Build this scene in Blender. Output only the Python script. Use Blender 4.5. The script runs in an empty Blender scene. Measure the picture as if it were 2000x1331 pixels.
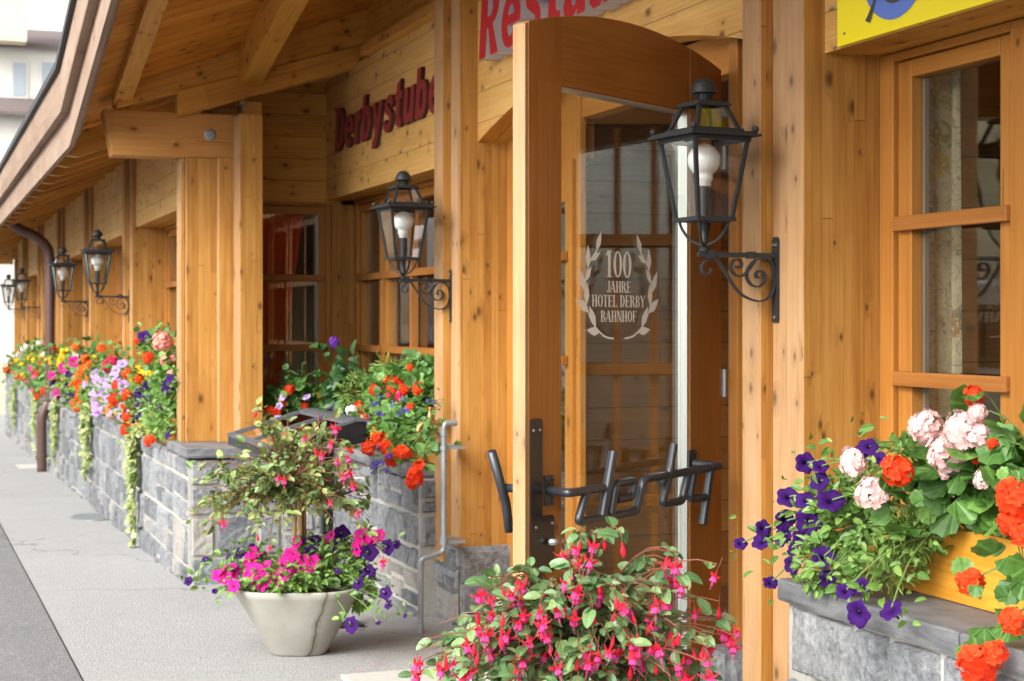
import bpy, math, random
from mathutils import Vector as V, Matrix, noise
R = math.radians
sc = bpy.context.scene
col = sc.collection

# ---------------------------------------------------------------- camera
cam = bpy.data.objects.new('camera', bpy.data.cameras.new('camera'))
col.objects.link(cam)
cam.location = (0, 0, 1.6)
cam.rotation_euler = (R(90), 0, R(-20.084))
cam.data.lens = 57.6
cam.data.sensor_width = 36
cam.data.shift_y = -0.01775
cam.data.clip_start = 0.05
cam.data.clip_end = 2000
cam.data.dof.use_dof = True
cam.data.dof.focus_distance = 4.7
cam.data.dof.aperture_fstop = 7.1
sc.camera = cam
# ---------------------------------------------------------------- light
sc.view_settings.view_transform = 'Standard'
sc.view_settings.look = 'None'
sc.view_settings.gamma = 1
sc.view_settings.exposure = 1.72
SUN_EL, SUN_AZ = 38, 240          # azimuth clockwise from +Y (street side, a little behind the camera)
w = bpy.data.worlds.new('World'); sc.world = w; w.use_nodes = True
nt = w.node_tree
sky = nt.nodes.new('ShaderNodeTexSky'); sky.sky_type = 'NISHITA'; sky.sun_disc = False
sky.sun_elevation = R(SUN_EL); sky.sun_rotation = R(SUN_AZ)
sky.air_density = 1.0; sky.dust_density = 4.0; sky.ozone_density = 0.6
hs = nt.nodes.new('ShaderNodeHueSaturation'); hs.inputs['Saturation'].default_value = 0.12
nt.links.new(sky.outputs[0], hs.inputs['Color'])
nt.links.new(hs.outputs[0], nt.nodes['Background'].inputs[0])
nt.nodes['Background'].inputs[1].default_value = 0.15
sun = bpy.data.objects.new('sun', bpy.data.lights.new('sun', 'SUN')); col.objects.link(sun)
sun.data.energy = 0.75; sun.data.angle = R(35); sun.data.color = (1, .95, .87)
sd = V((math.sin(R(SUN_AZ))*math.cos(R(SUN_EL)), math.cos(R(SUN_AZ))*math.cos(R(SUN_EL)), math.sin(R(SUN_EL))))
sun.rotation_euler = sd.to_track_quat('Z', 'Y').to_euler()
sc.cycles.max_bounces = 8
sc.cycles.transparent_max_bounces = 16
sc.cycles.caustics_reflective = False
sc.cycles.caustics_refractive = False

# ---------------------------------------------------------------- materials
MATS = {}
def lin(r, g, b):
    f = lambda c: ((c/255+.055)/1.055)**2.4 if c > 10 else c/255/12.92
    return (f(r), f(g), f(b), 1)
class N:
    def __init__(s, name):
        s.m = bpy.data.materials.new(name); s.m.use_nodes = True
        s.t = s.m.node_tree; s.p = s.t.nodes['Principled BSDF']; s.o = s.t.nodes['Material Output']
        MATS[name] = s.m
    def n(s, typ, **k):
        nd = s.t.nodes.new(typ)
        for a, v in k.items(): setattr(nd, a, v)
        return nd
    def l(s, a, b): s.t.links.new(a, b)
    def math(s, op, a, b=None, c=None, clamp=False):
        nd = s.n('ShaderNodeMath', operation=op, use_clamp=clamp)
        for i, v in enumerate((a, b, c)):
            if v is None: continue
            if isinstance(v, (int, float)): nd.inputs[i].default_value = v
            else: s.l(v, nd.inputs[i])
        return nd.outputs[0]
    def noise(s, vec, scale, detail=3, rough=.55, dist=0):
        nd = s.n('ShaderNodeTexNoise'); nd.inputs['Scale'].default_value = scale
        nd.inputs['Detail'].default_value = detail; nd.inputs['Roughness'].default_value = rough
        nd.inputs['Distortion'].default_value = dist
        if vec is not None: s.l(vec, nd.inputs['Vector'])
        return nd.outputs['Fac']
    def mix(s, f, a, b, mode='MIX'):
        nd = s.n('ShaderNodeMix', data_type='RGBA', blend_type=mode)
        for i, v in ((0, f), (6, a), (7, b)):
            if isinstance(v, (int, float)): nd.inputs[i].default_value = v
            elif isinstance(v, tuple): nd.inputs[i].default_value = v
            else: s.l(v, nd.inputs[i])
        return nd.outputs[2]
    def ramp(s, f, stops):
        nd = s.n('ShaderNodeValToRGB'); e = nd.color_ramp.elements
        while len(e) < len(stops): e.new(.5)
        for q, (p, c) in zip(e, stops): q.position = p; q.color = c
        s.l(f, nd.inputs[0]); return nd.outputs[0]
    def bump(s, h, strength=.3, dist=.002):
        nd = s.n('ShaderNodeBump'); nd.inputs['Strength'].default_value = strength
        nd.inputs['Distance'].default_value = dist; s.l(h, nd.inputs['Height'])
        s.l(nd.outputs[0], s.p.inputs['Normal']); return nd
    def geo(s, k='Position'): return s.n('ShaderNodeNewGeometry').outputs[k]
    def base(s, v):
        if isinstance(v, tuple): s.p.inputs['Base Color'].default_value = v
        else: s.l(v, s.p.inputs['Base Color'])
    def rough(s, v):
        if isinstance(v, (int, float)): s.p.inputs['Roughness'].default_value = v
        else: s.l(v, s.p.inputs['Roughness'])

def wood(name, dark, mid, light, strip=.03, knots=.5, rough=.5, groove=0, var=1.0, grey=0, joint=0):
    """UV-driven: u runs along the grain in metres, v across it"""
    k = N(name)
    uv = k.n('ShaderNodeUVMap').outputs[0]
    sp = k.n('ShaderNodeSeparateXYZ'); k.l(uv, sp.inputs[0]); u, v = sp.outputs[0], sp.outputs[1]
    q = k.math('DIVIDE', v, strip); cell = k.math('FLOOR', q); fr = k.math('SUBTRACT', q, cell)
    wn = k.n('ShaderNodeTexWhiteNoise', noise_dimensions='1D'); k.l(cell, wn.inputs['W']); rnd = wn.outputs['Value']
    us = k.math('ADD', u, k.math('MULTIPLY', rnd, 17.3))
    # staggered end joints of the laminations
    uq = k.math('FLOOR', k.math('DIVIDE', us, 1.3))
    wn2 = k.n('ShaderNodeTexWhiteNoise', noise_dimensions='2D'); cb = k.n('ShaderNodeCombineXYZ')
    k.l(cell, cb.inputs[0]); k.l(uq, cb.inputs[1]); k.l(cb.outputs[0], wn2.inputs['Vector']); rnd2 = wn2.outputs['Value']
    # knots
    kv = k.n('ShaderNodeCombineXYZ'); k.l(k.math('MULTIPLY', us, 7.5), kv.inputs[0]); k.l(k.math('MULTIPLY', v, 12), kv.inputs[1])
    vo = k.n('ShaderNodeTexVoronoi', voronoi_dimensions='2D', feature='F1'); vo.inputs['Scale'].default_value = 1
    vo.inputs['Randomness'].default_value = 1
    k.l(kv.outputs[0], vo.inputs['Vector'])
    sc_ = k.n('ShaderNodeSeparateColor'); k.l(vo.outputs['Color'], sc_.inputs[0])
    has = k.math('LESS_THAN', sc_.outputs[0], knots*.42)
    rad = k.math('MULTIPLY_ADD', k.math('POWER', sc_.outputs[1], 2.0), .13, .05)
    kd = k.math('DIVIDE', vo.outputs['Distance'], rad)
    kn = k.math('MULTIPLY', has, k.math('SUBTRACT', 1.0, k.math('MULTIPLY', k.math('POWER', kd, 1.6), .55), clamp=True))
    halo = k.math('MULTIPLY', has, k.math('SUBTRACT', 1.0, k.math('MULTIPLY', kd, .22), clamp=True))
    # grain
    gv = k.n('ShaderNodeCombineXYZ')
    k.l(k.math('MULTIPLY', us, 1.6), gv.inputs[0])
    k.l(k.math('ADD', k.math('MULTIPLY', v, 95), k.math('MULTIPLY', halo, 3.0)), gv.inputs[1]); k.l(k.math('MULTIPLY', rnd, 9), gv.inputs[2])
    g1 = k.noise(gv.outputs[0], 1.0, 4, .6, .4)
    gv2 = k.n('ShaderNodeCombineXYZ'); k.l(k.math('MULTIPLY', us, 6), gv2.inputs[0]); k.l(k.math('MULTIPLY', v, 420), gv2.inputs[1])
    g2 = k.noise(gv2.outputs[0], 1.0, 2, .5)
    pv = k.n('ShaderNodeCombineXYZ'); k.l(k.math('MULTIPLY', us, 2.3), pv.inputs[0]); k.l(k.math('MULTIPLY', v, 9), pv.inputs[1])
    patch = k.noise(pv.outputs[0], 1.0, 4, .6)
    f = k.math('ADD', k.math('MULTIPLY', g1, .75), k.math('MULTIPLY', g2, .22))
    f = k.math('ADD', f, k.math('MULTIPLY', k.math('SUBTRACT', k.math('ADD', rnd, rnd2), 1.0), .16*var))
    f = k.math('ADD', f, k.math('MULTIPLY', k.math('SUBTRACT', patch, .5), .6))
    c = k.ramp(f, [(.2, dark), (.48, mid), (.8, light)])
    c = k.mix(k.math('MULTIPLY', halo, .34), c, tuple(x*.45 for x in dark[:3])+(1,))
    c = k.mix(k.math('MULTIPLY', kn, .82), c, (.05, .019, .007, 1))
    ck = k.n('ShaderNodeCombineXYZ'); k.l(k.math('MULTIPLY', us, 1.9), ck.inputs[0]); k.l(k.math('MULTIPLY', v, 70), ck.inputs[1])
    chk = k.math('GREATER_THAN', k.noise(ck.outputs[0], 1.0, 2, .4), .765)
    c = k.mix(k.math('MULTIPLY', chk, .65), c, (.05, .02, .008, 1))
    edge = k.math('MINIMUM', fr, k.math('SUBTRACT', 1.0, fr))
    ln = k.math('LESS_THAN', edge, .012/strip*.06 if not groove else groove/strip)
    c = k.mix(k.math('MULTIPLY', ln, .75 if groove else .25), c, tuple(x*.3 for x in dark[:3])+(1,))
    if joint:
        jf = k.math('SUBTRACT', k.math('DIVIDE', us, 1.3), uq)
        jm = k.math('MULTIPLY', k.math('LESS_THAN', jf, .0024), k.math('GREATER_THAN', rnd2, .45))
        c = k.mix(k.math('MULTIPLY', jm, .7), c, (.06, .022, .006, 1))
    if grey:
        gp = k.geo(); gn = k.noise(gp, 2.2, 4, .65)
        c = k.mix(k.math('MULTIPLY', k.math('SUBTRACT', gn, .38, clamp=True), grey*3, clamp=True), c, lin(158, 134, 118))
    wn_ = k.noise(k.geo(), 1.3, 4, .6)
    c = k.mix(k.math('MULTIPLY_ADD', k.math('SUBTRACT', wn_, .5), 1.8, .15, clamp=True), c, k.mix(1.0, c, W(.80,.74,.70), 'MULTIPLY'))
    k.base(c)
    k.rough(k.math('MULTIPLY_ADD', g1, .3, rough-.12))
    k.p.inputs['Specular IOR Level'].default_value = .35
    h = k.math('ADD', k.math('MULTIPLY', g1, .5), k.math('MULTIPLY', g2, .25))
    h = k.math('SUBTRACT', h, k.math('MULTIPLY', ln, 1.5 if groove else .3))
    k.bump(h, .35, .0015)
    return k.m
W = lambda *a: tuple(a)+(1,)
wood('glulam', W(.27,.108,.018), W(.40,.190,.038), W(.50,.275,.075), .036, .62, .5, joint=1)
wood('glulam_lit_faded', W(.30,.150,.055), W(.42,.235,.10), W(.52,.325,.165), .09, .6, .6, grey=.3)  # paler glulam for street-facing sides: sky light put into the colour, plus weathering
wood('plank_wall', W(.42,.175,.024), W(.60,.295,.05), W(.70,.40,.095), .14, .9, .5, groove=.0022)
wood('plank_lit_faded', W(.52,.27,.065), W(.67,.385,.115), W(.77,.50,.19), .145, .8, .6, groove=.002, grey=.06)  # plank_wall lightened for street faces: painted sky light with some real fading
wood('soffit_plank', W(.38,.12,.011), W(.57,.22,.024), W(.66,.30,.045), .13, .9, .5, groove=.003)
wood('beam_wood', W(.40,.165,.022), W(.60,.285,.045), W(.70,.38,.085), .22, .9, .5)
wood('beam_faded', W(.33,.13,.028), W(.48,.21,.048), W(.58,.30,.085), .25, .8, .6)
wood('fascia_wood', W(.18,.115,.075), W(.26,.18,.125), W(.35,.26,.20), .25, .4, .7, grey=.5)
wood('vestibule_wood', W(.16,.06,.014), W(.24,.10,.024), W(.30,.14,.04), .16, .3, .5, groove=.003)  # lighter than inside_wood: daylight from the doorway is put into the colour
wood('sash_wood', W(0.332,0.126,0.021), W(0.427,0.177,0.034), W(0.490,0.224,0.052), .09, .06, .38, var=.5)
wood('rail_wood', W(.25,.085,.018), W(.35,.135,.03), W(.42,.18,.046), .2, .08, .4, var=.5)
wood('door_wood', W(0.221,0.072,0.012), W(0.316,0.119,0.021), W(0.379,0.159,0.033), .2, .12, .35, var=.6)
wood('box_wood', W(.52,.20,.02), W(.68,.30,.03), W(.76,.38,.06), .10, .35, .4, var=1.2)
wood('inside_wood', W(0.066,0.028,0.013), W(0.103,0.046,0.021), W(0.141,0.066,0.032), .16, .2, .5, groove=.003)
wood('bamboo', W(.42,.27,.10), W(.56,.38,.17), W(.66,.46,.22), .02, .1, .5)

def simple(name, c, rough=.5, metal=0, spec=None, nz=None, bump=0):
    k = N(name); k.base(c); k.rough(rough); k.p.inputs['Metallic'].default_value = metal
    if spec is not None: k.p.inputs['Specular IOR Level'].default_value = spec
    if nz:
        f = k.noise(k.geo(), nz[0], 4, .6)
        k.base(k.mix(f, tuple(x*nz[1] for x in c[:3])+(1,), tuple(min(1, x*nz[2]) for x in c[:3])+(1,)))
        if bump: k.bump(f, bump, .003)
    return k.m
simple('iron', (.022,.024,.026,1), .5, .3, nz=(60,.7,1.5), bump=.15)
simple('black_steel', (.012,.012,.013,1), .32, .2, nz=(30,.7,1.6))
simple('tube_steel', (.045,.05,.056,1), .36, .55, nz=(25,.75,1.3))
simple('galvanised', (.32,.35,.37,1), .45, .6, nz=(18,.75,1.2))
simple('brass', (.42,.27,.09,1), .38, .8)
simple('brown_pipe', (.10,.055,.045,1), .4, .1, nz=(6,.8,1.2))
simple('bulb_white', (.74,.74,.72,1), .08)
simple('socket_black', (.02,.02,.022,1), .5)
simple('alu_strip', (.55,.56,.55,1), .3, .7)
simple('sign_yellow', (.95,.78,.004,1), .35)
simple('sign_blue', (.11,.20,.62,1), .4)
simple('sign_grey', (.06,.055,.055,1), .5)
simple('letter_red', (.24,.024,.022,1), .5)
simple('letter_dark', (.05,.012,.012,1), .6)
simple('letter_bright_red', (.42,.016,.022,1), .45)
simple('letter_side', (.50,.46,.50,1), .5)
simple('decal_white', (.78,.76,.70,1), .6)
simple('terracotta_roof', (.13,.10,.095,1), .8, nz=(8,.6,1.3))
simple('lid_grey', (.07,.075,.085,1), .5, nz=(14,.6,1.5))
simple('roof_dark', (.05,.05,.055,1), .7)
simple('plaster_cream', (.60,.52,.38,1), .9, nz=(.5,.92,1.05))
simple('plaster_white', (.56,.54,.49,1), .9, nz=(.5,.94,1.03))
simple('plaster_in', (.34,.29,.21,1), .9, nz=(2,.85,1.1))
simple('dark_inside', (.03,.02,.014,1), .8)
simple('concrete_pot', (.33,.31,.26,1), .85, nz=(12,.75,1.2), bump=.3)
simple('concrete_slab', (.42,.41,.37,1), .85, nz=(25,.8,1.12), bump=.3)
simple('soil', (.05,.035,.02,1), .9, nz=(60,.5,1.5), bump=.8)
simple('car_white', (.8,.8,.8,1), .25)
simple('pane_far', (.30,.34,.38,1), .3)
simple('car_glass', (.02,.025,.03,1), .08)
simple('rubber', (.02,.02,.02,1), .8)
simple('hill_green', (.10,.14,.12,1), .95, nz=(.03,.7,1.3))
simple('red_curtain', (.82,.10,.045,1), .85)
simple('paper_white', (.75,.75,.75,1), .6)
simple('paper_red', (.55,.04,.03,1), .6)
simple('paper_blue', (.10,.16,.45,1), .6)

k = N('floral_curtain')
pos = k.geo()
v1 = k.n('ShaderNodeTexVoronoi'); v1.inputs['Scale'].default_value = 7.5; k.l(pos, v1.inputs['Vector'])
nn = k.noise(pos, 26, 3, .6, 1.5)
m1 = k.math('LESS_THAN', k.math('ADD', v1.outputs['Distance'], k.math('MULTIPLY', nn, .25)), .50)
m2 = k.math('GREATER_THAN', k.math('ABSOLUTE', k.math('SUBTRACT', k.noise(pos, 14, 2, .5, 2.5), .5)), .016)
c = k.mix(m1, W(.46,.42,.31), k.ramp(v1.outputs['Color'], [(.2, W(.06,.17,.16)), (.45, W(.45,.15,.04)), (.6, W(.13,.19,.06)), (.8, W(.45,.30,.05))]))
c = k.mix(k.math('MULTIPLY', k.math('LESS_THAN', nn, .47), .6), c, W(.58,.50,.36))
c = k.mix(m2, W(.20,.24,.22), c)
k.base(c); k.rough(.9)

k = N('pot_concrete'); pos = k.geo()
a1 = k.noise(pos, 9, 5, .6); c = k.mix(a1, W(.25,.24,.205), W(.41,.395,.345))
sp = k.n('ShaderNodeSeparateXYZ'); k.l(pos, sp.inputs[0])
crack = k.math('ABSOLUTE', k.math('SUBTRACT', k.math('ADD', sp.outputs[0], k.math('MULTIPLY', k.noise(pos, 7, 3, .6), .06)), k.math('MULTIPLY_ADD', sp.outputs[2], .12, 1.585)))
c = k.mix(k.math('MULTIPLY', k.math('SUBTRACT', .022, crack, clamp=True), 34, clamp=True), c, W(.16,.14,.09))
c = k.mix(k.math('LESS_THAN', crack, .0022), c, W(.05,.04,.03))
k.base(c); k.rough(.85); k.bump(k.noise(pos, 60, 4, .6), .3, .003)

k = N('stone'); pos = k.geo(); ri = k.geo('Random Per Island')
a1 = k.noise(pos, 6, 7, .7, .5); a2 = k.noise(pos, 45, 5, .7); a3 = k.noise(pos, 2.2, 3, .5)
f = k.math('ADD', k.math('MULTIPLY', a1, .8), k.math('MULTIPLY', k.math('SUBTRACT', ri, .5), .34))
f = k.math('ADD', f, k.math('MULTIPLY', k.math('SUBTRACT', a2, .5), .95))
c = k.ramp(f, [(.16, W(.09,.096,.105)), (.36, W(.165,.172,.182)), (.55, W(.25,.256,.262)), (.8, W(.40,.40,.39))])
tint = k.math('GREATER_THAN', ri, .86); c = k.mix(k.math('MULTIPLY', tint, .5), c, W(.30,.26,.21))
sm = k.math('MULTIPLY', k.math('SUBTRACT', k.noise(pos, 8, 6, .75, 1.0), .58, clamp=True), 6, clamp=True)
c = k.mix(k.math('MULTIPLY', sm, .55), c, W(.42,.41,.38))
rs = k.math('MULTIPLY', k.math('SUBTRACT', k.noise(pos, 5, 4, .6, 2.0), .66, clamp=True), 8, clamp=True)
c = k.mix(k.math('MULTIPLY', rs, .35), c, W(.24,.17,.10))
k.base(c); k.rough(.8)
vk = k.n('ShaderNodeTexVoronoi', feature='DISTANCE_TO_EDGE'); vk.inputs['Scale'].default_value = 5; k.l(pos, vk.inputs['Vector'])
k.bump(k.math('ADD', k.math('ADD', a1, k.math('MULTIPLY', a2, .45)), k.math('MULTIPLY', k.math('MINIMUM', vk.outputs['Distance'], .05), 2)), 1.0, .016)
k = N('mortar'); pos = k.geo(); a1 = k.noise(pos, 40, 4, .65)
k.base(k.mix(a1, W(.28,.27,.24), W(.46,.44,.40))); k.rough(.9); k.bump(a1, .6, .005)
k = N('slate'); pos = k.geo(); mp = k.n('ShaderNodeMapping'); mp.inputs['Scale'].default_value = (1, 1, 6); k.l(pos, mp.inputs[0])
a1 = k.noise(mp.outputs[0], 4, 6, .65, .6); a2 = k.noise(pos, 50, 3, .6)
c = k.ramp(k.math('ADD', k.math('MULTIPLY', a1, .9), k.math('MULTIPLY', a2, .15)), [(.3, W(.075,.08,.088)), (.5, W(.13,.133,.14)), (.75, W(.23,.23,.23))])
k.base(c); k.rough(.6); k.bump(a1, .6, .01)

def asphalt(name, lo, hi, sp1):
    k = N(name); pos = k.geo()
    big = k.noise(pos, .55, 5, .6); fine = k.noise(pos, 120, 2, .7); med = k.noise(pos, 9, 4, .6)
    v = k.n('ShaderNodeTexVoronoi'); v.inputs['Scale'].default_value = 95; k.l(pos, v.inputs['Vector'])
    f = k.math('ADD', k.math('MULTIPLY', big, .5), k.math('ADD', k.math('MULTIPLY', fine, .3), k.math('MULTIPLY', med, .2)))
    c = k.mix(k.math('MULTIPLY_ADD', k.math('SUBTRACT', f, .5), 1.9, .5, clamp=True), lo, hi)
    s2 = k.n('ShaderNodeSeparateColor'); k.l(v.outputs['Color'], s2.inputs[0])
    c = k.mix(k.math('MULTIPLY', k.math('GREATER_THAN', s2.outputs[0], .72), sp1), c, W(.42,.41,.39))
    c = k.mix(k.math('MULTIPLY', k.math('LESS_THAN', s2.outputs[0], .12), sp1), c, W(.10,.10,.10))
    st_ = k.math('MULTIPLY', k.math('SUBTRACT', k.noise(pos, 1.7, 5, .7, .8), .56, clamp=True), 3.2, clamp=True)
    c = k.mix(k.math('MULTIPLY', st_, .45), c, tuple(q*.62 for q in lo[:3])+(1,))
    cv = k.n('ShaderNodeTexVoronoi', feature='DISTANCE_TO_EDGE'); cv.inputs['Scale'].default_value = .42
    dn = k.n('ShaderNodeTexNoise'); dn.inputs['Scale'].default_value = 2.5; dn.inputs['Detail'].default_value = 5; k.l(pos, dn.inputs['Vector'])
    va = k.n('ShaderNodeVectorMath', operation='MULTIPLY_ADD'); k.l(dn.outputs['Color'], va.inputs[0]); va.inputs[1].default_value = (.5, .5, .5); k.l(pos, va.inputs[2]); k.l(va.outputs[0], cv.inputs['Vector'])
    crk = k.math('MULTIPLY', k.math('LESS_THAN', cv.outputs['Distance'], .0035), k.math('GREATER_THAN', k.noise(pos, .6, 2, .5), .5))
    c = k.mix(k.math('MULTIPLY', crk, .6), c, tuple(q*.4 for q in lo[:3])+(1,))
    k.base(c); k.rough(.85); k.bump(k.math('ADD', fine, v.outputs['Distance']), .5, .006)
asphalt('pavement_asphalt', W(.215,.216,.212), W(.325,.324,.316), .22)
asphalt('road_asphalt', W(.105,.107,.11), W(.165,.166,.168), .2)

def glass(name, tint=(1, 1, 1, 1), f0=.04, mul=1.):
    k = N(name); k.t.nodes.remove(k.p)
    tr = k.n('ShaderNodeBsdfTransparent'); tr.inputs[0].default_value = tint
    gl = k.n('ShaderNodeBsdfGlossy'); gl.inputs['Roughness'].default_value = 0; gl.inputs[0].default_value = (1, 1, 1, 1)
    lw = k.n('ShaderNodeLayerWeight'); lw.inputs[0].default_value = .5
    fr = k.math('MULTIPLY', k.math('MULTIPLY_ADD', k.math('POWER', lw.outputs['Facing'], 5.0), 1-f0, f0), mul)
    mx = k.n('ShaderNodeMixShader'); k.l(fr, mx.inputs[0])
    k.l(tr.outputs[0], mx.inputs[1]); k.l(gl.outputs[0], mx.inputs[2]); k.l(mx.outputs[0], k.o.inputs[0])
glass('window_glass', (.93,.95,.92,1), .07, 1.3)
glass('door_glass', (.92,.94,.90,1), .085, 1.3)
glass('lamp_glass', (.95,.96,.95,1), .07, 1.6)

def leafmat(name, a, b, c3, rib=.35, rough=.45, trans=.3, zone=0):
    k = N(name); ri = k.geo('Random Per Island')
    uv = k.n('ShaderNodeUVMap').outputs[0]; sp = k.n('ShaderNodeSeparateXYZ'); k.l(uv, sp.inputs[0])
    x, y = sp.outputs[0], sp.outputs[1]
    c = k.ramp(ri, [(0, a), (.55, b), (1, c3)])
    if zone:
        rr = k.math('SQRT', k.math('ADD', k.math('MULTIPLY', x, x), k.math('MULTIPLY', k.math('SUBTRACT', y, .35), k.math('SUBTRACT', y, .35))))
        zn = k.math('SUBTRACT', 1.0, k.math('MULTIPLY', k.math('ABSOLUTE', k.math('SUBTRACT', rr, .32)), 9), clamp=True)
        c = k.mix(k.math('MULTIPLY', zn, .3), c, tuple(q*.4 for q in a[:3])+(1,))
        ang = k.math('ARCTAN2', x, k.math('SUBTRACT', y, .05))
        vn = k.math('GREATER_THAN', k.math('COSINE', k.math('MULTIPLY', ang, 9)), .93)
    else:
        w_ = k.math('SUBTRACT', y, k.math('MULTIPLY', k.math('ABSOLUTE', x), .9))
        side = k.math('GREATER_THAN', k.math('SINE', k.math('MULTIPLY', w_, 44)), .92)
        vn = k.math('MAXIMUM', side, k.math('LESS_THAN', k.math('ABSOLUTE', x), .02))
    c = k.mix(k.math('MULTIPLY', vn, rib), c, tuple(min(1, q*1.9+.02) for q in c3[:3])+(1,))
    k.base(c); k.rough(rough)
    tl = k.n('ShaderNodeBsdfTranslucent'); k.l(k.mix(1.0, c, W(1.0,1.0,.45), 'MULTIPLY'), tl.inputs[0])
    mx = k.n('ShaderNodeMixShader'); mx.inputs[0].default_value = trans
    k.l(k.p.outputs[0], mx.inputs[1]); k.l(tl.outputs[0], mx.inputs[2]); k.l(mx.outputs[0], k.o.inputs[0])
leafmat('leaf_geranium', W(.045,.125,.02), W(.08,.20,.035), W(.155,.31,.06), .2, .5, .25, zone=1)
leafmat('leaf_petunia', W(.07,.16,.03), W(.135,.26,.05), W(.24,.38,.09), .2)
leafmat('leaf_fuchsia', W(.045,.11,.04), W(.10,.20,.075), W(.19,.29,.11), .35, .4, .22)
leafmat('leaf_fuchsia_yellow', W(.06,.13,.035), W(.14,.23,.07), W(.27,.30,.09), .3, .42, .25)
leafmat('leaf_ivy', W(.12,.20,.05), W(.25,.32,.10), W(.46,.47,.22), .3)
leafmat('leaf_fern', W(.07,.15,.02), W(.14,.24,.04), W(.24,.34,.07), .2)
leafmat('leaf_dark', W(.02,.07,.02), W(.04,.11,.03), W(.06,.15,.04), .2)

def petal(name, c1, c2, trans=.3, throat=None):
    k = N(name); ri = k.geo('Random Per Island'); oi = k.n('ShaderNodeObjectInfo').outputs['Random']
    c = k.mix(k.math('MULTIPLY_ADD', ri, .7, k.math('MULTIPLY', oi, .3)), c1, c2)
    if throat:
        uv = k.n('ShaderNodeUVMap').outputs[0]; sp = k.n('ShaderNodeSeparateXYZ'); k.l(uv, sp.inputs[0])
        f = k.math('SUBTRACT', 1.0, k.math('MULTIPLY', sp.outputs[1], 2.6), clamp=True)
        c = k.mix(f, c, throat)
    k.base(c); k.rough(.75); k.p.inputs['Specular IOR Level'].default_value = .15
    tl = k.n('ShaderNodeBsdfTranslucent'); k.l(c, tl.inputs[0])
    mx = k.n('ShaderNodeMixShader'); mx.inputs[0].default_value = trans
    k.l(k.p.outputs[0], mx.inputs[1]); k.l(tl.outputs[0], mx.inputs[2]); k.l(mx.outputs[0], k.o.inputs[0])
petal('petal_red', W(.72,.035,.01), W(.85,.09,.02))
petal('petal_orange', W(.80,.10,.015), W(.88,.18,.02))
petal('petal_blush', W(.76,.42,.41), W(.82,.68,.64))
petal('petal_salmon', W(.82,.28,.22), W(.86,.42,.34))
petal('petal_white', W(.80,.76,.68), W(.85,.82,.78))
petal('petal_crimson', W(.60,.01,.07), W(.72,.03,.14))
petal('petal_yellow', W(.82,.48,.01), W(.88,.62,.03))
petal('petal_purple', W(.022,.003,.06), W(.042,.006,.12), .12, W(.010,.003,.03))
petal('petal_darkpurple', W(.028,.004,.06), W(.045,.006,.12), .15, W(.008,.002,.02))
petal('petal_magenta', W(.66,.008,.22), W(.80,.03,.34), .3, W(.12,.002,.05))
petal('petal_lilac', W(.40,.24,.60), W(.54,.38,.70), .3, W(.30,.2,.4))
petal('petal_blue', W(.10,.06,.50), W(.18,.12,.66))
petal('petal_violet', W(.13,.03,.34), W(.24,.07,.48))
petal('fuchsia_red', W(.70,.012,.035), W(.84,.04,.09), .3)
petal('fuchsia_pink', W(.66,.05,.22), W(.74,.14,.40), .3)
simple('stem_green', (.12,.19,.05,1), .6)
simple('stem_red', (.20,.07,.04,1), .6)
simple('bud_green', (.28,.38,.12,1), .6)

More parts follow.
